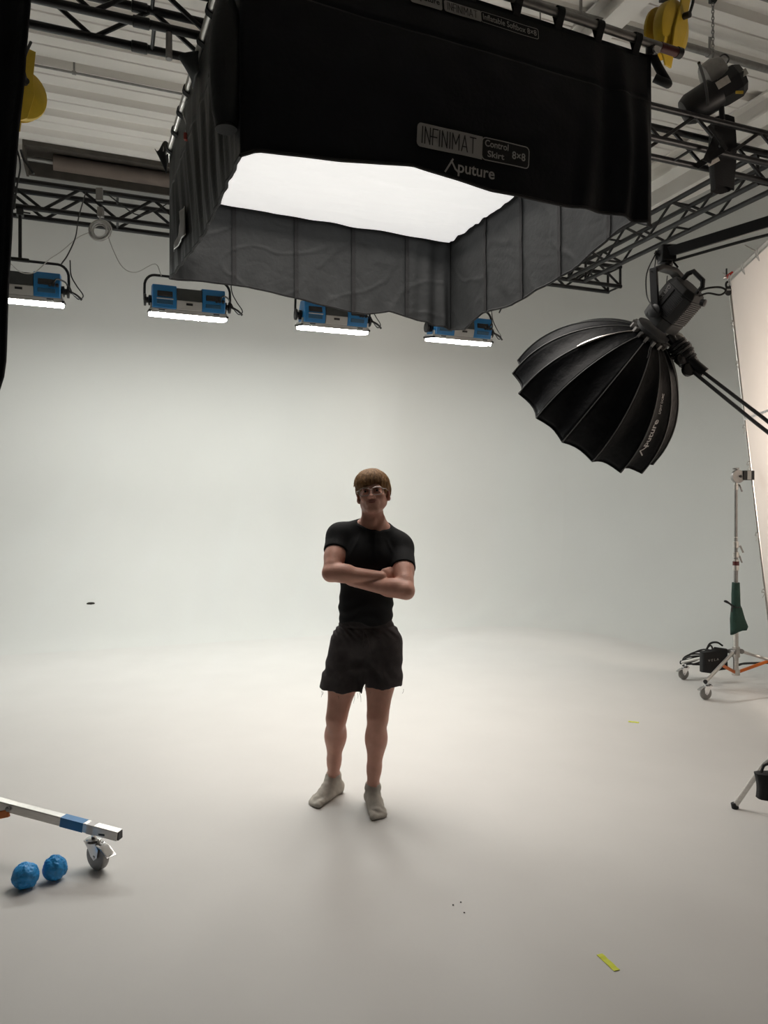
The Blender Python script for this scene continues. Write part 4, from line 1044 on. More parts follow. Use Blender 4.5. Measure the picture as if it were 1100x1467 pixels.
# left stand: only one leg and its caster reach into view
LC = Vector((-2.12, 3.42, 0)); ls_ = thing('rolling_stand', 'silver stand leg with blue tape and a grey caster at lower left', 'stand', LC)
for k, tip in enumerate((Vector((-1.158, 3.21, .155)), Vector((-2.78, 2.72, .155)), Vector((-2.5, 4.33, .155)))):
    top = Vector((LC.x, LC.y, .295)); d = (tip - top); dn = Vector((d.x, d.y, 0)).normalized(); s3 = Vector((-dn.y, dn.x, 0))
    a3 = top + d * .05
    MB().tube([a3, tip], 0.0285, 4, flat=Vector((0, 0, 1)) + s3 * 1.0).build('leg', M['silver'], ls_, smooth=20, bevel=0.003)
    MB().box(tip + dn * .002, (.006, .036, .036), frame_of((0, 0, 1), dn)).build('leg_cap', M['black'], ls_, bevel=0.004)
    cpt = a3.lerp(tip, .865)
    caster(ls_, Vector((cpt.x, cpt.y, cpt.z - .040)), -0.55 + k * 2.1, r=.060, wd=.032, tire='greymetal', sc_=1.25)
    b3 = a3.lerp(tip, .42); MB().ribbon([Vector((LC.x, LC.y, .10)) + dn * .04, b3 + Vector((0, 0, -.02)) - s3 * .02], .034, .014, s3).build('brace', M['orange'], ls_, bevel=0.003, label='orange brace')
    MB().lathe([(.008, -.03), (.012, -.028), (.012, .028), (.008, .03)], b3, s3, 10).build('pivot_bolt', M['greymetal'], ls_)
    if k == 0:
        q0, q1 = a3.lerp(tip, .70), a3.lerp(tip, .82)
        MB().tube([q0, q1], 0.0297, 4, flat=Vector((0, 0, 1)) + s3 * 1.0).build('tape', M['blue'], ls_, smooth=20, label='blue tape band')
        MB().tube([a3.lerp(tip, .84), a3.lerp(tip, .875)], 0.0295, 4, flat=Vector((0, 0, 1)) + s3 * 1.0).build('tape', M['white'], ls_, smooth=20, label='pale tape band')
        MB().box(a3.lerp(tip, .92) - s3 * .0205 + Vector((0, 0, -.008)), (.03, .002, .008), frame_of((0, 0, 1), dn)).build('mark', M['black'], ls_, smooth=None)
MB().tube([(LC.x, LC.y, .05), (LC.x, LC.y, 1.5)], .024, 14).build('post', M['silver'], ls_)
MB().lathe([(.026, -.05), (.05, -.045), (.05, .045), (.026, .05)], (LC.x, LC.y, .295), (0, 0, 1), 16).build('leg_collar', M['silver'], ls_)
MB().lathe([(.026, -.03), (.045, -.025), (.045, .025), (.026, .03)], (LC.x, LC.y, .10), (0, 0, 1), 16).build('brace_collar', M['silver'], ls_)

# ---------------------------------------------------------------- white cloth frame at right
FT = at(1043, 400, 6.9); FB = at(1104, 925, 6.55)
fdir = (at(1112, 322, 5.75) - FT).normalized(); fdir.z = 0; fdir.normalize(); FLN = 3.5
fr = thing('white_cloth_frame', 'large tilted white cloth stretched on a pipe frame at the right edge', 'frame', FB)
down = (FB - FT)
def fpt(u, v, off=0.0):
    nrm = fdir.cross(down).normalized(); nrm = -nrm if nrm.x > 0 else nrm
    return FT + fdir * (FLN * u) + down * v + nrm * (off + 0.02 * math.sin(PI * u) * math.sin(PI * v) + 0.004 * n3(u * 7, v * 7, 61))
MB().grid(lambda u, v: fpt(.012 + .976 * u, .012 + .976 * v), 40, 40).build('cloth', M['frameclth'], fr, smooth=180)
for (a, b_) in (((0, 0), (1, 0)), ((0, 1), (1, 1)), ((0, 0), (0, 1)), ((1, 0), (1, 1))):
    MB().tube([fpt(*a, -.005), fpt((a[0] + b_[0]) / 2, (a[1] + b_[1]) / 2, -.005), fpt(*b_, -.005)], .016 if a[0] != b_[0] else .0125, 10).build('frame_pipe', M['silver'], fr)
MB().ribbon([fpt(0.005 + .99 * k / 30, .395, .004) for k in range(31)], .02, .002, fdir.cross(down)).build('seam', M['white'], fr)
for k in range(10):
    u = .03 + k * .1; MB().tube(crom([fpt(u, -.002, .02), fpt(u + .006, .012, .03), fpt(u, .03, .015), fpt(u - .005, .012, .03), fpt(u, -.004, .02)]), .004, 5).build('tie', M['white'], fr)
for v in (.13, .245, .42, .52, .71, .86):
    c = fpt(0, v); MB().tube(crom([c + Vector((-.005, -.02, .01)), c + Vector((-.03, -.03, .03)), c + Vector((-.04, -.03, .0)), c + Vector((-.005, -.02, 0)), c + Vector((-.03, -.02, -.05))]), .0035, 5).build('tie', M['lampgrey'], fr)
MB().box(fpt(0, 0) + Vector((.0, -.03, .03)), (.06, .05, .035), Matrix.Rotation(-.6, 3, 'Y')).build('corner_clamp', M['red'], fr, bevel=.005, label='red corner clamp')
MB().tube([fpt(0, 0) + Vector((-.03, -.03, .02)), fpt(0, 0) + Vector((-.03, -.03, .09))], .008, 8).build('clamp_bolt', M['black'], fr)
for q in ((-.07, .03), (-.06, -.02)): MB().tube([fpt(0, 0) + Vector((-.01, -.03, .02)), fpt(0, 0) + Vector((q[0], -.03, q[1] + .02))], .005, 6).build('wing_nut', M['silver'], fr)
MB().tube([fpt(.20, 0, .0) + Vector((-.0, 0, .02)), fpt(.20, 0) + Vector((-.10, -.02, .06))], .006, 6).build('wing_nut', M['silver'], fr)
for u in (0.02, .98):
    MB().tube([fpt(u, 1), Vector((fpt(u, 1).x, fpt(u, 1).y, 0.0))], .014, 8).build('prop_leg', M['silver'], fr)
tg = at(1043, 415, 6.85); tw = thing('hanging_tag', 'small black oval weight dangling from the top corner of the white cloth frame', 'weight', tg)
MB().tube([tg + Vector((0, 0, .045)) + Vector((.022 * math.cos(a), 0, .03 * math.sin(a))) for a in np.linspace(0, 2 * PI, 17)[:-1]], .010, 8, closed=True).build('ring', M['black'], tw)
MB().ball(tg + Vector((0, 0, -.012)), (.036, .015, .045)).build('body', M['black'], tw)
MB().box(tg + Vector((0, -.016, -.005)), (.034, .002, .014)).build('mark', M['lampgrey'], tw)
MB().tube([tg + Vector((0, 0, .07)), fpt(0, 0) + Vector((0, -.03, .02))], .004, 6).build('string', M['black'], tw)

# ---------------------------------------------------------------- small things on the floor
def booty(c, r, seed, swirl, label):
    d0 = Vector((0.25, -0.75, -0.35)).normalized() if swirl else Vector((.5, -.5, -.6)).normalized()
    def dsp(d):
        q = d * 2.2; k = 1 + .09 * noise.noise(q + Vector((seed, 0, 0)))
        rg = 1 - 2 * abs(noise.noise(d * 5.5 + Vector((0, seed, 0)) + Vector((1, 1, 1)) * noise.noise(d * 3))); k += .055 * (rg - .6) * 1.3
        k += .03 * (1 - 2 * abs(noise.noise(d * 11 + Vector((seed, seed, 0)))))
        m = max(0, (d.dot(d0) - .45) / .55)
        if swirl and m > 0:
            a = math.atan2(d.x * 1.0 + .1, d.z + .35); rad = math.acos(min(1, d.dot(d0)))
            k -= .17 * m * (0.5 + 0.5 * math.sin(rad * 15 + a * 2 + 2 * noise.noise(d * 4))) + .04 * m
        elif m > 0: k -= .06 * m * (.5 + .5 * math.sin(18 * d.x + 9 * d.z))
        if d.z < -.75: k *= 1 - .12 * (-d.z - .75) / .25
        return k
    o = MB().ball(c, r, nu=72, nv=48, disp=dsp).build('shoe_cover', M['booty'], smooth=180)
    return tag(o, label, 'shoe cover', 'balled blue shoe covers on the floor')


booty(Vector((-1.497, 3.06, .050)), (.052, .052, .053), 3, True, 'balled blue shoe cover at the far left, showing its rolled folds')
booty(Vector((-1.405, 3.13, .049)), (.048, .046, .052), 9, False, 'balled blue shoe cover nearer the caster, smoother and rounder')
def strip(p0, p1, wd, label, name='tape_strip', m='tape', lift=0.0015):
    p0, p1 = Vector(p0), Vector(p1); n = 6
    pts = [p0.lerp(p1, k / n) + Vector((0, 0, lift + .001 * math.sin(k * 2.2))) for k in range(n + 1)]
    return tag(MB().ribbon(pts, wd, .0012, (0, 0, 1)).build(name, M[m], smooth=None), label, 'tape')
strip((.764, 2.60, 0), (.797, 2.507, 0), .024, 'yellow-green tape strip on the floor at lower right')
strip((1.83, 5.49, 0), (1.90, 5.46, 0), .03, 'faint yellow-green tape mark on the floor right of the man, far off')
sp = thing('dirt_speck', 'tiny dark specks on the floor right of centre in the foreground', 'dirt', at(660, 1293, 2.94))
for (x, y) in ((660, 1293), (665, 1308), (649, 1297)):
    c = at(x, y, CAM_Z * F / (y - 733.5)); MB().ball((c.x, c.y, .002), (.004, .003, .002), nu=8, nv=5).build('speck', M['scuff'], sp)
hk = room(7.65 + 3.95, 0.0, 0); 
def wall_hit(px, py):
    # walk along the ray until it meets the back wall or its cove
    d = 6.0
    while True:
        p = at(px, py, d); b_ = (C0 - Vector((p.x, p.y, 0))).dot(TN)
        zc = RV - math.sqrt(max(0, RV * RV - (RV - b_) ** 2)) if b_ < RV else 0
        if p.z <= zc or b_ <= 0: return p
        d += 0.002
c = wall_hit(130, 865)
sfo = MB().ball(c - TN * .006 + Vector((0, 0, .006)), (.05, .012, .016), RR, nu=14, nv=8, disp=lambda d: 1 + .25 * noise.noise(d * 3)).build('wall_knob', M['scuff'])
tag(sfo, 'small dark scuffed knob on the back wall left of the man', 'knob')
# ---------------------------------------------------------------- the man: smooth implicit surfaces turned into meshes
class Field:
    def __init__(s, lo, hi, h):
        s.lo = np.array(lo, float); s.h = h; s.n = np.ceil((np.array(hi) - s.lo) / h).astype(int) + 1
        s.f = np.full(s.n, 1.0, np.float32)

    def block(s, lo, hi):
        a = np.clip(np.floor((np.array(lo) - s.lo) / s.h).astype(int), 0, s.n - 1); b = np.clip(np.ceil((np.array(hi) - s.lo) / s.h).astype(int) + 1, 1, s.n)
        sl = tuple(slice(i, j) for i, j in zip(a, b))
        g = [s.lo[k] + s.h * np.arange(a[k], b[k]) for k in range(3)]
        return sl, np.meshgrid(*g, indexing='ij')

    def op(s, lo, hi, fn, k=0.02, sub=False, mode=None):
        m = k * 2 + 0.02
        sl, (X, Y, Z) = s.block(np.array(lo) - m, np.array(hi) + m)
        d = fn(X, Y, Z); f = s.f[sl]
        if sub: d = -d; h = np.clip(0.5 - 0.5 * (f - d) / k, 0, 1); s.f[sl] = f * (1 - h) + d * h + k * h * (1 - h)
        else: h = np.clip(0.5 + 0.5 * (f - d) / k, 0, 1); s.f[sl] = f * (1 - h) + d * h - k * h * (1 - h)

    def cone(s, a, b, ra, rb, k=0.02, flat=None, sub=False):
        """tapered capsule from a to b; flat = (direction, factor) squashes its section"""
        a = np.array(a, float); b = np.array(b, float); R = max(ra, rb) * 1.5
        def fn(X, Y, Z):
            px, py, pz = X - a[0], Y - a[1], Z - a[2]; ab = b - a; L2 = ab @ ab
            t = np.clip((px * ab[0] + py * ab[1] + pz * ab[2]) / L2, 0, 1)
            dx, dy, dz_ = px - t * ab[0], py - t * ab[1], pz - t * ab[2]
            if flat is not None:
                n = np.array(flat[0], float); n /= np.linalg.norm(n); q = dx * n[0] + dy * n[1] + dz_ * n[2]; w_ = (1 / flat[1] - 1)
                dx, dy, dz_ = dx + q * n[0] * w_, dy + q * n[1] * w_, dz_ + q * n[2] * w_
            return np.sqrt(dx * dx + dy * dy + dz_ * dz_) - (ra + (rb - ra) * t)
        s.op(np.minimum(a, b) - R, np.maximum(a, b) + R, fn, k, sub)

    def ell(s, c, r, k=0.02, R=None, sub=False):
        c = np.array(c, float); r = np.array(r, float); m = max(r)
        def fn(X, Y, Z):
            p = np.stack([X - c[0], Y - c[1], Z - c[2]], -1)
            if R is not None: p = p @ np.array(R)
            k0 = np.linalg.norm(p / r, axis=-1); k1 = np.linalg.norm(p / (r * r), axis=-1)
            return (k0 * (k0 - 1) / np.maximum(k1, 1e-6)).astype(np.float32)
        s.op(c - m, c + m, fn, k, sub)

    def cut(s, fn):
        """keep only where fn < 0"""
        g = np.meshgrid(*[s.lo[k] + s.h * np.arange(s.n[k]) for k in range(3)], indexing='ij')
        s.f = np.maximum(s.f, fn(*g).astype(np.float32))

    def disp(s, fn):
        g = np.meshgrid(*[s.lo[k] + s.h * np.arange(s.n[k]) for k in range(3)], indexing='ij')
        s.f = s.f + fn(*g).astype(np.float32)

    def surface(s, name, m, parent, label=None, smooth_it=2):
        f = s.f; n = f.shape; ins = f < 0
        c = np.zeros([k - 1 for k in n], int)
        for dx in (0, 1):
            for dy in (0, 1):
                for dz_ in (0, 1): c += ins[dx:n[0] - 1 + dx, dy:n[1] - 1 + dy, dz_:n[2] - 1 + dz_]
        act = (c > 0) & (c < 8); ijk = np.argwhere(act); idx = -np.ones(act.shape, int); idx[act] = np.arange(len(ijk))
        acc = np.zeros((len(ijk), 3)); cnt = np.zeros(len(ijk))
        for ax in range(3):
            o1, o2 = [q for q in range(3) if q != ax]
            for u in (0, 1):
                for v in (0, 1):
                    p0 = ijk.copy(); p0[:, o1] += u; p0[:, o2] += v; p1 = p0.copy(); p1[:, ax] += 1
                    f0 = f[tuple(p0.T)]; f1 = f[tuple(p1.T)]; cr = (f0 < 0) != (f1 < 0)
                    t = np.where(cr, f0 / np.where(cr, f0 - f1, 1), 0); q = p0.astype(float); q[:, ax] += t
                    acc[cr] += q[cr]; cnt[cr] += 1
        V = s.lo + s.h * acc / cnt[:, None]; Fs = []
        for ax in range(3):
            o1, o2 = [(1, 2), (2, 0), (0, 1)][ax]
            a = [slice(None)] * 3; b = [slice(None)] * 3; a[ax] = slice(0, -1); b[ax] = slice(1, None)
            A, B = ins[tuple(a)], ins[tuple(b)]
            e = np.argwhere(A != B); e = e[(e[:, o1] > 0) & (e[:, o2] > 0) & (e[:, o1] < n[o1] - 1) & (e[:, o2] < n[o2] - 1)]
            inside = A[tuple(e.T)]; q = []
            for u, v in ((-1, -1), (0, -1), (0, 0), (-1, 0)):
                w_ = e.copy(); w_[:, o1] += u; w_[:, o2] += v; q.append(idx[tuple(w_.T)])
            q = np.stack(q, 1); q[~inside] = q[~inside][:, ::-1]; Fs.append(q)
        Fq = np.concatenate(Fs); Fq = Fq[(Fq >= 0).all(1)]
        for _ in range(smooth_it):
            S = np.zeros_like(V); C = np.zeros(len(V))
            for u, v in ((0, 1), (1, 2), (2, 3), (3, 0)):
                np.add.at(S, Fq[:, u], V[Fq[:, v]]); np.add.at(S, Fq[:, v], V[Fq[:, u]]); np.add.at(C, Fq[:, u], 1); np.add.at(C, Fq[:, v], 1)
            V = V * 0.5 + 0.5 * S / np.maximum(C, 1)[:, None]
        V = V - np.array(ORG[parent]) if parent else V
        me = bpy.data.meshes.new(name); me.vertices.add(len(V)); me.vertices.foreach_set('co', V.ravel().astype(np.float32))
        me.loops.add(len(Fq) * 4); me.loops.foreach_set('vertex_index', Fq.ravel().astype(np.int32))
        me.polygons.add(len(Fq)); me.polygons.foreach_set('loop_start', np.arange(0, len(Fq) * 4, 4, dtype=np.int32)); me.polygons.foreach_set('use_smooth', np.ones(len(Fq), bool))
        me.update(calc_edges=True); me.validate(); me.materials.append(m)
        o = bpy.data.objects.new(name, me); col.objects.link(o)
        if parent: o.parent = parent
        if label: o['label'] = label
        ORG[o] = ORG[parent]
        return o


M['skin'] = mat('skin', (0.57, 0.305, 0.235), 0.5, var=0.10, scale=14, bump=0.12, bscale=120, spec=0.35)
bs_ = M['skin'].node_tree.nodes['Principled BSDF']; bs_.inputs['Subsurface Weight'].default_value = 0.12; bs_.inputs['Subsurface Radius'].default_value = (0.02, 0.008, 0.005); bs_.inputs['Subsurface Scale'].default_value = 0.6
M['tee'] = mat('black_tee', (0.0105, 0.011, 0.012), 0.85, var=0.15, scale=12, bump=0.15, bscale=300, spec=0.2)
M['shorts'] = mat('charcoal_shorts', (0.062, 0.055, 0.056), 0.9, var=0.22, scale=16, bump=0.35, bscale=220, spec=0.15)
M['sock'] = mat('grey_white_sock', (0.50, 0.47, 0.42), 0.9, var=0.14, scale=26, bump=0.4, bscale=260, spec=0.1)
M['hair'] = mat('strawberry_hair', (0.30, 0.165, 0.066), 0.6, c2=(0.12, 0.060, 0.024), spec=0.2, scale=30, bump=0.2, bscale=120, stretch=(3, 3, 0.6))
M['glass'] = mat('spectacle_rim', (0.42, 0.36, 0.33), 0.25, metal=0.2)
M['eyew'] = mat('eye_white', (0.5, 0.47, 0.45), 0.3); M['iris'] = mat('eye_iris', (0.03, 0.035, 0.04), 0.2)
M['lips'] = mat('lips', (0.36, 0.13, 0.11), 0.5, var=0.05, scale=30)
M['brow'] = mat('brow_hair', (0.14, 0.07, 0.03), 0.7, var=0.2, scale=60)
lens = bpy.data.materials.new('spectacle_lens'); lens.use_nodes = True
_n = lens.node_tree; _t = _n.nodes.new('ShaderNodeBsdfTransparent'); _g = _n.nodes.new('ShaderNodeBsdfGlossy'); _g.inputs['Roughness'].default_value = 0.03; _m = _n.nodes.new('ShaderNodeMixShader'); _m.inputs[0].default_value = 0.07
_n.links.new(_t.outputs[0], _m.inputs[1]); _n.links.new(_g.outputs[0], _m.inputs[2]); _n.links.new(_m.outputs[0], _n.nodes['Material Output'].inputs[0])

MO = Vector((-0.10, 3.93, 0.0))
man = thing('person', 'young man in black t-shirt, charcoal shorts and grey socks standing with arms crossed', 'person', MO)
H = 0.004
body = Field((-0.42, 3.55, -0.01), (0.24, 4.22, 1.82), H)
A = lambda *p: np.array(at(*p))
# --- joints
Lh = A(501, 925, 4.02); Rh_ = A(548, 922, 4.00)                     # hips
Lk = A(481.5, 1030, 3.97); Rk = A(541, 1030, 3.90)
La = A(477.5, 1112, 4.07); Ra = A(534, 1128, 3.93)
# torso
pel = A(524, 915, 4.00); wai = A(524, 868, 3.98); che = A(528, 805, 3.97); nb = A(535, 758, 3.98)
body.ell(pel + [0, 0.0, 0], (0.150, 0.095, 0.10), .03)
body.cone(pel, wai, 0.116, 0.118, .04, ((0, 1, 0), .72))
body.cone(wai, che, 0.128, 0.145, .05, ((0, 1, 0), .74))
body.ell(che + [0, -0.01, 0.0], (0.172, 0.112, 0.135), .05)
body.cone(A(495, 775, 3.99), A(566, 780, 3.99), 0.066, 0.066, .05)
body.cone(A(500, 764, 3.99), A(533, 754, 3.99), 0.056, 0.052, .04); body.cone(A(556, 772, 3.99), A(538, 752, 3.99), 0.06, 0.055, .04)
# neck
nk0 = A(536, 764, 3.985); nk1 = A(533, 728, 3.955)
body.cone(nk0, nk1, 0.066, 0.057, .03)
body.cone(A(541, 764, 3.912), A(549, 742, 3.945), .010, .008, .02); body.cone(A(531, 764, 3.912), A(521, 742, 3.945), .010, .008, .02)
body.ell(A(535, 747, 3.905), (.012, .012, .016), .02)
# --- arms
Ls = A(486, 770, 3.98); Le = A(474, 821, 3.82); Lw = A(546, 826, 3.79)
Rs = A(574, 786, 3.98); Re = A(581, 846, 3.735); Rw = A(510, 834, 3.83)
body.ell(Ls + [0.0, -.005, .005], (.062, .066, .07), .03); body.ell(Rs + [0, -.005, .005], (.062, .066, .07), .03)
def arm(S, E, Wp, sgn):
    S, E, Wp = map(np.array, (S, E, Wp)); u = E - S; f = Wp - E
    body.cone(S, S + u * .55, .056, .053, .025); body.cone(S + u * .5, E, .053, .044, .025)
    body.cone(S + u * .35 + [0, -.016, 0], S + u * .75 + [0, -.018, 0], .040, .036, .02)
    body.cone(E, E + f * .35, .046, .048, .012); body.cone(E + f * .3, Wp, .046, .0285, .008, ((0, 0, 1), .95))
    body.ell(E + f * .22 + [0, -.006, .010], (.058, .040, .042), .02)
arm(Ls, Le, Lw, 1); arm(Rs, Re, Rw, -1)
body.ell(Le + [-.01, .01, -.012], (.026, .026, .024), .015); body.ell(Re + [.012, .01, -.018], (.026, .026, .024), .015)
# hands: palm and five separate fingers curled round the other arm
def hand(Wp, d, nrm, up, curl, thumb=1):
    """d: from wrist to knuckles, nrm: back of the hand, up: toward the index finger"""
    d, nrm, up = [np.array(v, float) / np.linalg.norm(v) for v in (d, nrm, up)]; Wp = np.array(Wp)
    body.cone(Wp, Wp + d * .035, .027, .031, .006, (nrm, .62))
    for q in (-.026, -.009, .009, .026): body.cone(Wp + d * .03 + up * q * .7, Wp + d * .088 + up * q, .016, .0135, .012, (nrm, .85))
    for q, Ln, r in ((.028, .068, .0088), (.0095, .076, .0092), (-.0095, .070, .0088), (-.028, .056, .0078)):
        p = Wp + d * .088 + up * q; a = 0
        for seg in (.46, .30, .24):
            a += curl; dv = d * math.cos(a) - nrm * math.sin(a); p2 = p + dv * Ln * seg * 1.0; body.cone(p, p2, r, r * .93, .003); p = p2; r *= .94
    t0 = Wp + d * .02 + up * .026; t1 = t0 + d * .038 + up * .010 - nrm * .010; t2 = t1 + d * .03 + up * .006 - nrm * .006
    t3 = t2 + d * .022 - up * .001 - nrm * .004
    body.cone(t0, t1, .016, .0120, .006); body.cone(t1, t2, .0118, .0105, .004); body.cone(t2, t3, .0105, .009, .004)
hand(Lw, (.80, .60, -.02), (.5, -.8, .1), (-.05, .1, .99), .15)
hand(Rw, (-.78, .55, .42), (.0, -.8, .3), (0.2, .3, .9), .28)
# --- legs
def leg(hp_, kn, an, fdir, out):
    hp_, kn, an = map(np.array, (hp_, kn, an)); t = kn - hp_; c = an - kn
    body.cone(hp_, hp_ + t * .55, .088, .073, .04); body.cone(hp_ + t * .5, kn - t * .02, .073, .052, .03)
    body.cone(hp_ + t * .45 + [out * .016, -.012, 0], hp_ + t * .86 + [out * .012, -.012, 0], .05, .036, .03)
    body.cone(hp_ + t * .5 + [-out * .018, -.010, 0], hp_ + t * .90 + [-out * .016, -.008, 0], .045, .034, .03)
    body.ell(kn + [0, -.026, .004], (.034, .028, .036), .02); body.ell(kn + [0, -.028, -.05], (.022, .018, .024), .02)
    body.cone(kn, kn + c * .30, .050, .051, .03); body.cone(kn + c * .28, kn + c * .75, .051, .036, .03); body.cone(kn + c * .7, an, .037, .031, .02)
    body.ell(kn + c * .30 + [out * .010, .022, 0], (.040, .042, .085), .03); body.ell(kn + c * .26 + [-out * .018, .018, 0], (.034, .038, .085), .03)
    body.cone(kn + c * .1 + [0, -.026, 0], kn + c * .9 + [0, -.018, 0], .022, .016, .03)
    for q in (-.026, .026): body.ell(an + [q, .0, .0], (.012, .014, .014), .012)
leg(Lh, Lk, La, None, -1); leg(Rh_, Rk, Ra, None, 1)
def foot(F_, an, fd, grow=0.0, k=.02):
    fd = np.array(fd, float); fd[2] = 0; fd /= np.linalg.norm(fd); sd = np.array([-fd[1], fd[0], 0]); an = np.array(an); g0 = np.array([an[0], an[1], 0])
    heel = g0 - fd * .035 + [0, 0, .034]
    F_.cone(an, heel, .033 + grow, .033 + grow, k); F_.cone(an, g0 + fd * .08 + [0, 0, .036], .034 + grow, .030 + grow, k)
    F_.cone(heel, g0 + fd * .11 + sd * .015 + [0, 0, .022], .030 + grow, .022 + grow, k); F_.cone(heel, g0 + fd * .11 - sd * .018 + [0, 0, .022], .030 + grow, .020 + grow, k)
    F_.cone(g0 + fd * .06 + [0, 0, .035], g0 + fd * .145 + [0, 0, .022], .036 + grow, .022 + grow, k)
    return fd, sd, g0
FDL = (-.50, -.86, 0); FDR = (.18, -.98, 0)
for an, fd_, big in ((La, FDL, -1), (Ra, FDR, -1)):
    fd, sd, g0 = foot(body, an, fd_)
    inner = 1 if an is La else -1
    for q, (o, ln, r) in enumerate(((.030, .060, .0135), (.011, .056, .0095), (-.006, .050, .009), (-.021, .043, .0085), (-.034, .034, .008))):
        s0 = sd * (o * inner) ; body.cone(g0 + fd * .13 + s0 * .95 + [0, 0, .02], g0 + fd * (.13 + ln) + s0 + [0, 0, r + .002], .015, r, .006)
# --- head (local frame: x to the right of the picture, y away, z up)
HC = A(534.5, 708, 3.93); HM = (Matrix.Rotation(math.radians(-5), 3, 'Y') @ Matrix.Rotation(math.radians(-9), 3, 'X') @ Matrix.Rotation(math.radians(-5), 3, 'Z')); HR = np.array(HM)
def h(x, y, z): return HC + HR @ np.array((x, y, z))
E_ = lambda c, r, k=.015, sub=False, R=None: body.ell(h(*c), r, k, HR if R is None else HR @ np.array(R), sub)
C_ = lambda a, b, ra, rb, k=.01, sub=False: body.cone(h(*a), h(*b), ra, rb, k, sub=sub)
E_((0, .018, .035), (.077, .096, .084), .02)                 # skull
E_((0, -.028, -.022), (.064, .066, .085), .03)                # face
C_((-.048, .0, -.052), (-.015, -.066, -.094), .022, .019, .025); C_((.048, .0, -.052), (.015, -.066, -.094), .022, .019, .025)   # jaw
E_((0, -.074, -.094), (.022, .018, .018), .018)               # chin
C_((-.038, -.082, .020), (.038, -.082, .020), .010, .010, .016)        # brow ridge
for s_ in (-1, 1):
    E_((s_ * .031, -.101, .002), (.020, .018, .014), .014, True)       # eye socket
    E_((s_ * .031, -.0785, .002), (.0145, .0130, .0125), .004); C_((s_ * .019, -.0925, .0075), (s_ * .044, -.0885, .0060), .0030, .0030, .003); C_((s_ * .019, -.0915, -.0055), (s_ * .044, -.0875, -.0045), .0030, .0030, .003)          # lid
    E_((s_ * .044, -.068, -.024), (.020, .018, .017), .018)            # cheek
    E_((s_ * .013, -.101, -.033), (.0095, .0095, .008), .006)          # nostril wing
    C_((s_ * .019, -.100, -.040), (s_ * .036, -.090, -.054), .0022, .0022, .006, True)
C_((0, -.088, .008), (0, -.110, -.027), .0075, .0105, .010)             # nose
E_((0, -.113, -.030), (.0105, .010, .0095), .006)
E_((0, -.083, -.060), (.036, .0175, .021), .015)                         # mouth mound
C_((-.027, -.0925, -.0530), (0, -.1005, -.0580), .0014, .0016, .003, True); C_((.027, -.0925, -.0520), (0, -.1005, -.0580), .0014, .0016, .003, True)
C_((-.020, -.0935, -.0520), (.020, -.0935, -.0515), .0040, .0040, .005); C_((-.017, -.0930, -.063), (.017, -.0930, -.063), .0050, .0050, .006)
for s_ in (-1, 1):                                                     # ears
    Rz = Matrix.Rotation(s_ * .35, 3, 'Z')
    E_((s_ * .083, .012, -.010), (.009, .021, .033), .006, R=Rz); E_((s_ * .090, .004, -.006), (.006, .012, .020), .004, True, R=Rz)
    E_((s_ * .078, .004, -.034), (.008, .010, .010), .006)
body.surface('body', M['skin'], man, smooth_it=1)
# eyes, lips, brows
for s_ in (-1, 1):
    eye = MB().ball(Vector(h(s_ * .031, -.0815, .002)), .0115, nu=16, nv=12).build('eye', M['eyew'], man, smooth=180, label='white of the eye')
    d = Vector(HR @ np.array((0, -1, .0))); MB().lathe([(.0001, .0), (.0055, .0), (.0055, .0012), (.0001, .0020)], Vector(h(s_ * .031, -.0925, .001)), d, 14).build('iris', M['iris'], eye)
    MB().tube([h(s_ * .014, -.0985, .0175), h(s_ * .030, -.0965, .024), h(s_ * .046, -.084, .020)], [.0028, .0036, .002], 6).build('eyebrow', M['brow'], man)
    MB().tube([h(s_ * .018, -.0905, .0065), h(s_ * .031, -.0945, .0115), h(s_ * .045, -.0845, .0055)], .0016, 5).build('eyelid', M['brow'], man)
MB().tube([h(-.030, -.0925, -.0500), h(-.014, -.0990, -.0533), h(0, -.1010, -.0548), h(.014, -.0990, -.0530), h(.030, -.0925, -.0490)], [.0010, .0028, .0028, .0028, .0010], 8).build('lips', M['lips'], man)
MB().tube([h(-.026, -.0930, -.0545), h(-.013, -.0980, -.0600), h(0, -.1000, -.0620), h(.013, -.0980, -.0595), h(.026, -.0930, -.0535)], [.0010, .0030, .0036, .0030, .0010], 8).build('lips', M['lips'], man)
# --- spectacles: large clear rims
gl = MB()
gcol = []
for s_ in (-1, 1):
    pts = []
    for a in np.linspace(0, 2 * PI, 29)[:-1]:
        q = (abs(math.cos(a)) ** 3.2 + abs(math.sin(a)) ** 3.2) ** (-1 / 3.2)
        x = s_ * .0335 + .0275 * q * math.cos(a); z = -.004 + .0205 * q * math.sin(a); pts.append(h(x, -.114 + abs(x) * .18, z))
    rimo = MB().tube(pts, .0019, 6, closed=True).build('spectacle_rim', M['glass'], man)
    mb = MB(); mb.add([h(s_ * .0335, -.108, -.004)] + pts, [(0, i + 1, (i + 1) % len(pts) + 1) for i in range(len(pts))]); mb.build('lens', lens, rimo, smooth=None)
    MB().tube([h(s_ * .061, -.103, .006), h(s_ * .078, -.085, .007), h(s_ * .084, .004, .008), h(s_ * .083, .02, -.006)], .0018, 6).build('temple_arm', M['glass'], man)
MB().tube([h(-.007, -.113, .004), h(0, -.116, .007), h(.007, -.113, .004)], .0019, 6).build('bridge', M['glass'], man)
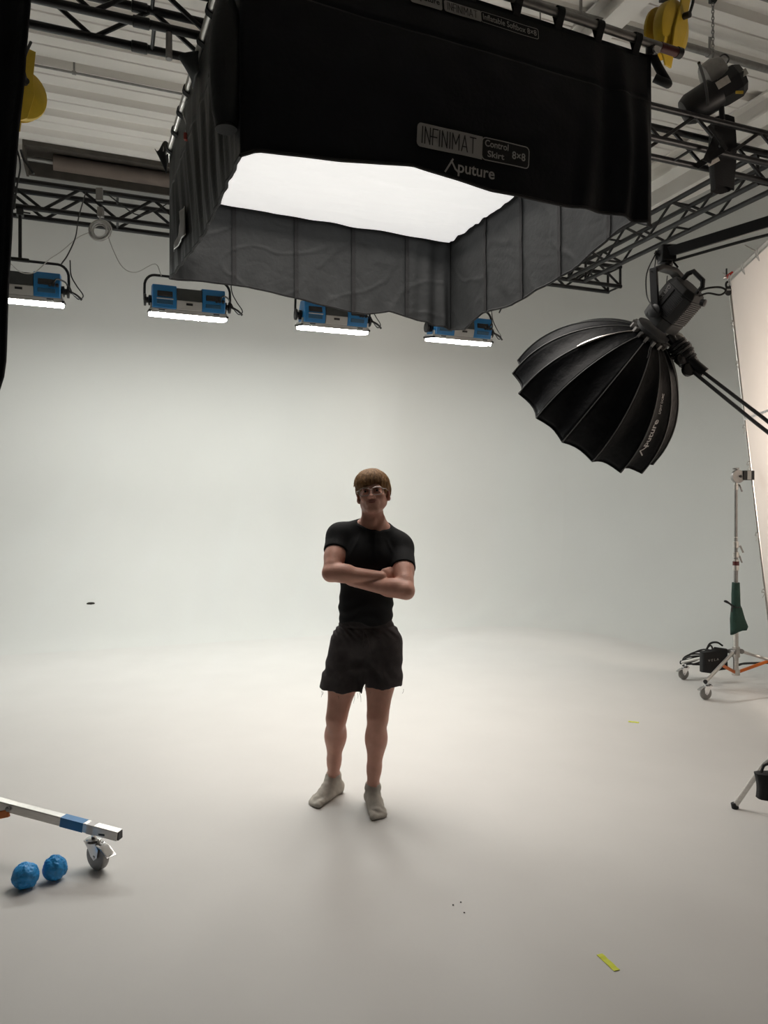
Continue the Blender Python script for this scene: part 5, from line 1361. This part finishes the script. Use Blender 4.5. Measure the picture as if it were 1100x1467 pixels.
# --- hair: a cap with a swept fringe, then strands laid over it
hf = Field((-.30, 3.72, 1.50), (.14, 4.12, 1.86), .0035)
def HE(c, r, k=.02, sub=False): hf.ell(h(*c), r, k, HR, sub)
HE((0, .022, .046), (.092, .104, .088), .02)
HE((0, .03, .01), (.090, .092, .075), .03)
HE((-.048, -.036, .052), (.042, .046, .032), .02); HE((.036, -.030, .058), (.040, .042, .030), .025)
HE((-.02, -.072, .056), (.045, .028, .028), .02)
# clear the face, the ears and below
hf.ell(h(.004, -.115, -.055), (.068, .075, .093), .006, HR, True)
hf.ell(h(.030, -.112, .028), (.022, .038, .030), .008, HR, True)
hf.ell(h(0, -.03, -.085), (.12, .12, .075), .01, HR, True)
for s_ in (-1, 1): hf.ell(h(s_ * .098, .0, -.035), (.045, .045, .052), .006, HR, True)
HI = np.linalg.inv(HR)
def hair_d(X, Y, Z):
    p = np.stack([X - HC[0], Y - HC[1], Z - HC[2]], -1) @ HI.T; a = np.arctan2(p[..., 0] + .02, -(p[..., 1] - .02)); r = np.linalg.norm(p, axis=-1)
    return .0016 * np.sin(a * 26 + 6 * np.sin(p[..., 2] * 38) + 2 * np.sin(a * 7)) + .0010 * np.sin(a * 57 + 30 * p[..., 2])
hf.disp(hair_d)
hair_o = hf.surface('hair', M['hair'], man, smooth_it=1)
rng = random.Random(5); stn = MB()
crown = np.array((.012, .055, .128))
for k in range(1500):
    a = rng.uniform(-PI, PI); ln = rng.uniform(.62, 1.03)
    pts = []; tilt = rng.uniform(-.22, .22)
    for j in range(7):
        t = j / 6 * ln; th = t * (1.52 if abs(a) < 1.2 else 1.66)              # from crown down
        dx = math.sin(a + tilt * j * .3); dy = -math.cos(a + tilt * j * .3)
        rr_x, rr_y, rr_z = .0945, (.128 if dy < 0 else .107), .0925
        p = np.array((dx * math.sin(th) * rr_x, .022 + dy * math.sin(th) * rr_y, .046 + math.cos(th) * rr_z))
        p += np.array((0, 0, -.006 * (t > .8))) + np.array([rng.uniform(-.0015, .0015) for _ in range(3)])
        if abs(a) < 1.1: p += np.array((-.010 * t, -.006 * t, .004 * math.sin(t * 3)))
        pts.append(h(*p))
    stn.tube(pts, [.0012, .0020, .0023, .0023, .0021, .0016, .0005], 4)
stn.build('hair_strands', M['hair'], man, kind='stuff')

# --- t-shirt
tee = Field((-.42, 3.62, .92), (.24, 4.22, 1.66), H)
g = .007
tee.cone(pel + [0, 0, .06], wai, 0.138 + g, 0.128 + g, .05, ((0, 1, 0), .80)); tee.cone(wai, che, 0.128 + g, 0.147 + g, .05, ((0, 1, 0), .76))
tee.ell(che + [0, -0.01, 0.0], (0.172 + g, 0.114 + g, 0.137 + g), .05)
tee.cone(A(495, 775, 3.99), A(566, 780, 3.99), 0.067 + g, 0.067 + g, .05)
tee.cone(A(500, 764, 3.99), A(533, 754, 3.99), 0.056 + g, 0.052 + g, .04); tee.cone(A(556, 772, 3.99), A(538, 752, 3.99), 0.06 + g, 0.055 + g, .04)
tee.ell(Ls + [0.0, -.005, .005], (.063 + g, .067 + g, .071 + g), .03); tee.ell(Rs + [0, -.005, .005], (.063 + g, .067 + g, .071 + g), .03)
tee.cone(nk0 - [0, 0, .03], nk1, .066 + g, .060 + g, .03); tee.cone(A(536, 772, 3.925), A(536, 750, 3.94), .045, .03, .03)
zw = A(524, 895, 3.87)[2]
tee.cut(lambda X, Y, Z: (zw + .012 * np.sin(X * 30) - .03 * (X + .1)) - Z)
# neckline: a tilted opening round the neck
cn = A(536, 753, 3.96)
tee.cut(lambda X, Y, Z: np.minimum(Z - (1.511 - .16 * (X + .059) + .50 * (Y - 3.98)), .092 - np.sqrt((X + .056) ** 2 + (Y - 3.965) ** 2)))
tee.f = np.maximum(tee.f, -1)
def tee_wr(X, Y, Z):
    w_ = .0035 * np.sin(Z * 95 + 14 * X + 3 * np.sin(X * 22)) * np.exp(-((Z - 1.04) / .07) ** 2)
    for (x0_, z0_, sx_, sz_, ln_) in ((-.085, 1.42, .006, -.02, .06), (-.05, 1.40, .005, .03, .07), (-.155, 1.39, .006, .5, .05), (.04, 1.37, .006, -.5, .05), (-.12, 1.05, .005, .8, .05), (-.02, 1.02, .005, -.7, .05)):
        q_ = (X - x0_) - sz_ * (Z - z0_); w_ -= .0045 * np.exp(-(q_ / (sx_ * 1.4)) ** 2) * np.exp(-((Z - z0_) / ln_) ** 2) * (Y < 3.97)
    w_ += .002 * np.sin(X * 60 + Z * 18) * np.exp(-((Z - 1.36) / .10) ** 2) * np.clip((3.95 - Y) * 12, 0, 1)
    return w_
tee.disp(tee_wr)
slv_ = Field((-.42, 3.62, 1.10), (.24, 4.22, 1.55), H)
for S, E in ((Ls, Le), (Rs, Re)):
    S, E = np.array(S), np.array(E); u = E - S; fr_ = .50 if S is not None and S[0] < -.1 else .58
    slv_.cone(S, S + u * .8, .062 + g, .059 + g, .02); slv_.cone(S + u * .2 + [0, -.010, 0], S + u * .7 + [0, -.014, 0], .050, .050, .02)
def slcut(X, Y, Z):
    out = np.full(X.shape, -1.0)
    for S, E, fr_ in ((Ls, Le, .42), (Rs, Re, .50)):
        u = (E - S) / np.linalg.norm(E - S); L_ = np.linalg.norm(E - S)
        d = (X - S[0]) * u[0] + (Y - S[1]) * u[1] + (Z - S[2]) * u[2] - L_ * fr_
        side = (X < -.1) if S[0] < -.1 else (X >= -.1); out = np.where(side, d, out)
    return out
slv_.cut(slcut)
sl, _g = tee.block((-.42, 3.62, 1.10), (.24, 4.22, 1.55))
oi = [int(round((slv_.lo[k] - tee.lo[k]) / H)) for k in range(3)]
sub = tee.f[oi[0]:oi[0] + slv_.n[0], oi[1]:oi[1] + slv_.n[1], oi[2]:oi[2] + slv_.n[2]]; s2 = slv_.f[:sub.shape[0], :sub.shape[1], :sub.shape[2]]
k_ = .02; hh = np.clip(.5 + .5 * (sub - s2) / k_, 0, 1); sub[...] = sub * (1 - hh) + s2 * hh - k_ * hh * (1 - hh)
tee.surface('t_shirt', M['tee'], man, label='tight black t-shirt', smooth_it=1)
# raised collar band
nbd = [cn + np.array((.001 + .072 * math.cos(a), -.010 + .072 * math.sin(a), .012 + .018 * math.sin(a) + .004 * math.cos(2 * a))) for a in np.linspace(0, 2 * PI, 33)[:-1]]

# --- shorts
sh = Field((-.42, 3.72, .50), (.24, 4.26, 1.10), H)
g = .012
sh.cone(pel + [0, 0, .10], pel + [0, 0, .03], .142, .154, .02, ((0, 1, 0), .78)); sh.ell(pel, (.166 + g, .115 + g, .12), .03)
for hp_, kn, o, zc_ in ((Lh, Lk, -1, 0), (Rh_, Rk, 1, 0)):
    hp_, kn = np.array(hp_), np.array(kn); t = kn - hp_
    sh.cone(hp_ + [0, 0, .0], hp_ + t * .78 + [o * .012, 0, 0], .098 + g, .098 + g * .9, .03, ((0, 1, 0), .92))
ztop_ = A(524, 889, 3.87)[2]
sh.cut(lambda X, Y, Z: Z - (ztop_ + .05 * (X + .1) + .004))
zbl = A(485, 995, 3.88)[2]; zbr = A(553, 990, 3.82)[2]
xc_ = A(524, 985, 3.9)[0]
sh.cut(lambda X, Y, Z: np.where(X < xc_, zbl + .06 * (X - xc_ + .08) ** 2 * 10, zbr + .003) + .001 * np.sin(X * 180) - Z)
def gap(X, Y, Z):        # the legs part below the crotch
    zc_ = A(523, 975, 3.9)[2]; wdt = np.clip((zc_ - Z) * .22, -.02, .02); return wdt - np.abs(X - xc_ - (Z - zc_) * .15)
sh.f = np.maximum(sh.f, np.where(True, gap(*np.meshgrid(*[sh.lo[k] + H * np.arange(sh.n[k]) for k in range(3)], indexing='ij')), 0).astype(np.float32))
def sh_wr(X, Y, Z):
    zt = ztop_; top = np.exp(-((Z - zt + .03) / .035) ** 2)
    top = np.exp(-((Z - zt + .075) / .03) ** 2); w_ = .0035 * np.sin(X * 150 + 9 * np.sin(Z * 20)) * top + .005 * np.sin(Z * 60 + X * 40 + 4 * np.sin(X * 17)) * np.exp(-((Z - .72) / .05) ** 2)
    w_ += .004 * np.sin(X * 55 + 10 * (Z - .8)) * np.clip((.85 - Z) * 5, 0, 1) + .004 * np.sin((X - xc_) * 40 - np.abs(Z - .72) * 50) * np.exp(-((X - xc_) / .08) ** 2)
    w_ += .005 * np.exp(-((Z - zt + .045) / .005) ** 2)
    return w_
sh.disp(sh_wr)
sh.surface('shorts', M['shorts'], man, label='charcoal sweat shorts with a frayed hem', smooth_it=1)
yf = 3.845
def shp(px, py, d=3.865): return at(px, py, d)
fr2 = MB()
for (x, y, dx, dy) in ((461, 990, -1, 9), (463, 991, -2, 5), (508, 995, -2, 13), (515, 992, 2, 14), (512, 993, 0, 8), (531, 989, -1, 4), (578, 987, -2, 7), (522, 984, 1, 6), (484, 997, 1, 4)):
    a3, b3 = at(x, y, 3.88), at(x + dx, y + dy, 3.88); fr2.tube([a3, a3.lerp(b3, .5) + Vector((.003, 0, 0)), b3], [.0012, .001, .0006], 4)
fr2.build('loose_threads', M['shorts'], man, kind='stuff')
for pts in ([(525, 905), (528, 917), (531, 933), (534, 945)], [(521, 905), (521, 915), (520, 928)]):
    MB().tube([at(x, y, 3.832) for i, (x, y) in enumerate(pts)], .0032, 6).build('drawstring', M['shorts'], man)

# --- socks
for an, fd_, nm in ((La, FDL, 'l'), (Ra, FDR, 'r')):
    sk = Field((an[0] - .2, an[1] - .26, -.005), (an[0] + .16, an[1] + .12, an[2] + .08), .0035)
    fd, sd, g0 = foot(sk, an, fd_, .0045); inner = 1 if an is La else -1
    for q, (o, ln, r) in enumerate(((.030, .060, .0135), (.011, .056, .0095), (-.006, .050, .009), (-.021, .043, .0085), (-.034, .034, .008))):
        s0 = sd * (o * inner); sk.cone(g0 + fd * .13 + s0 * .95 + [0, 0, .02], g0 + fd * (.13 + ln) + s0 + [0, 0, r + .002], .018, r + .005, .010)
    sk.cone(an + [0, 0, .0], an + np.array([0, 0, .05]), .036, .037, .015)
    zc2 = an[2] + (.022 if an is La else .026)
    sk.cut(lambda X, Y, Z: Z - zc2 - .02 * (Y - an[1]))
    sk.cut(lambda X, Y, Z: .0008 - Z)
    sk.disp(lambda X, Y, Z: .0012 * np.sin(Z * 160 + X * 60 + 3 * np.sin(Y * 50)))
    sk.surface('sock', M['sock'], man, smooth_it=1)
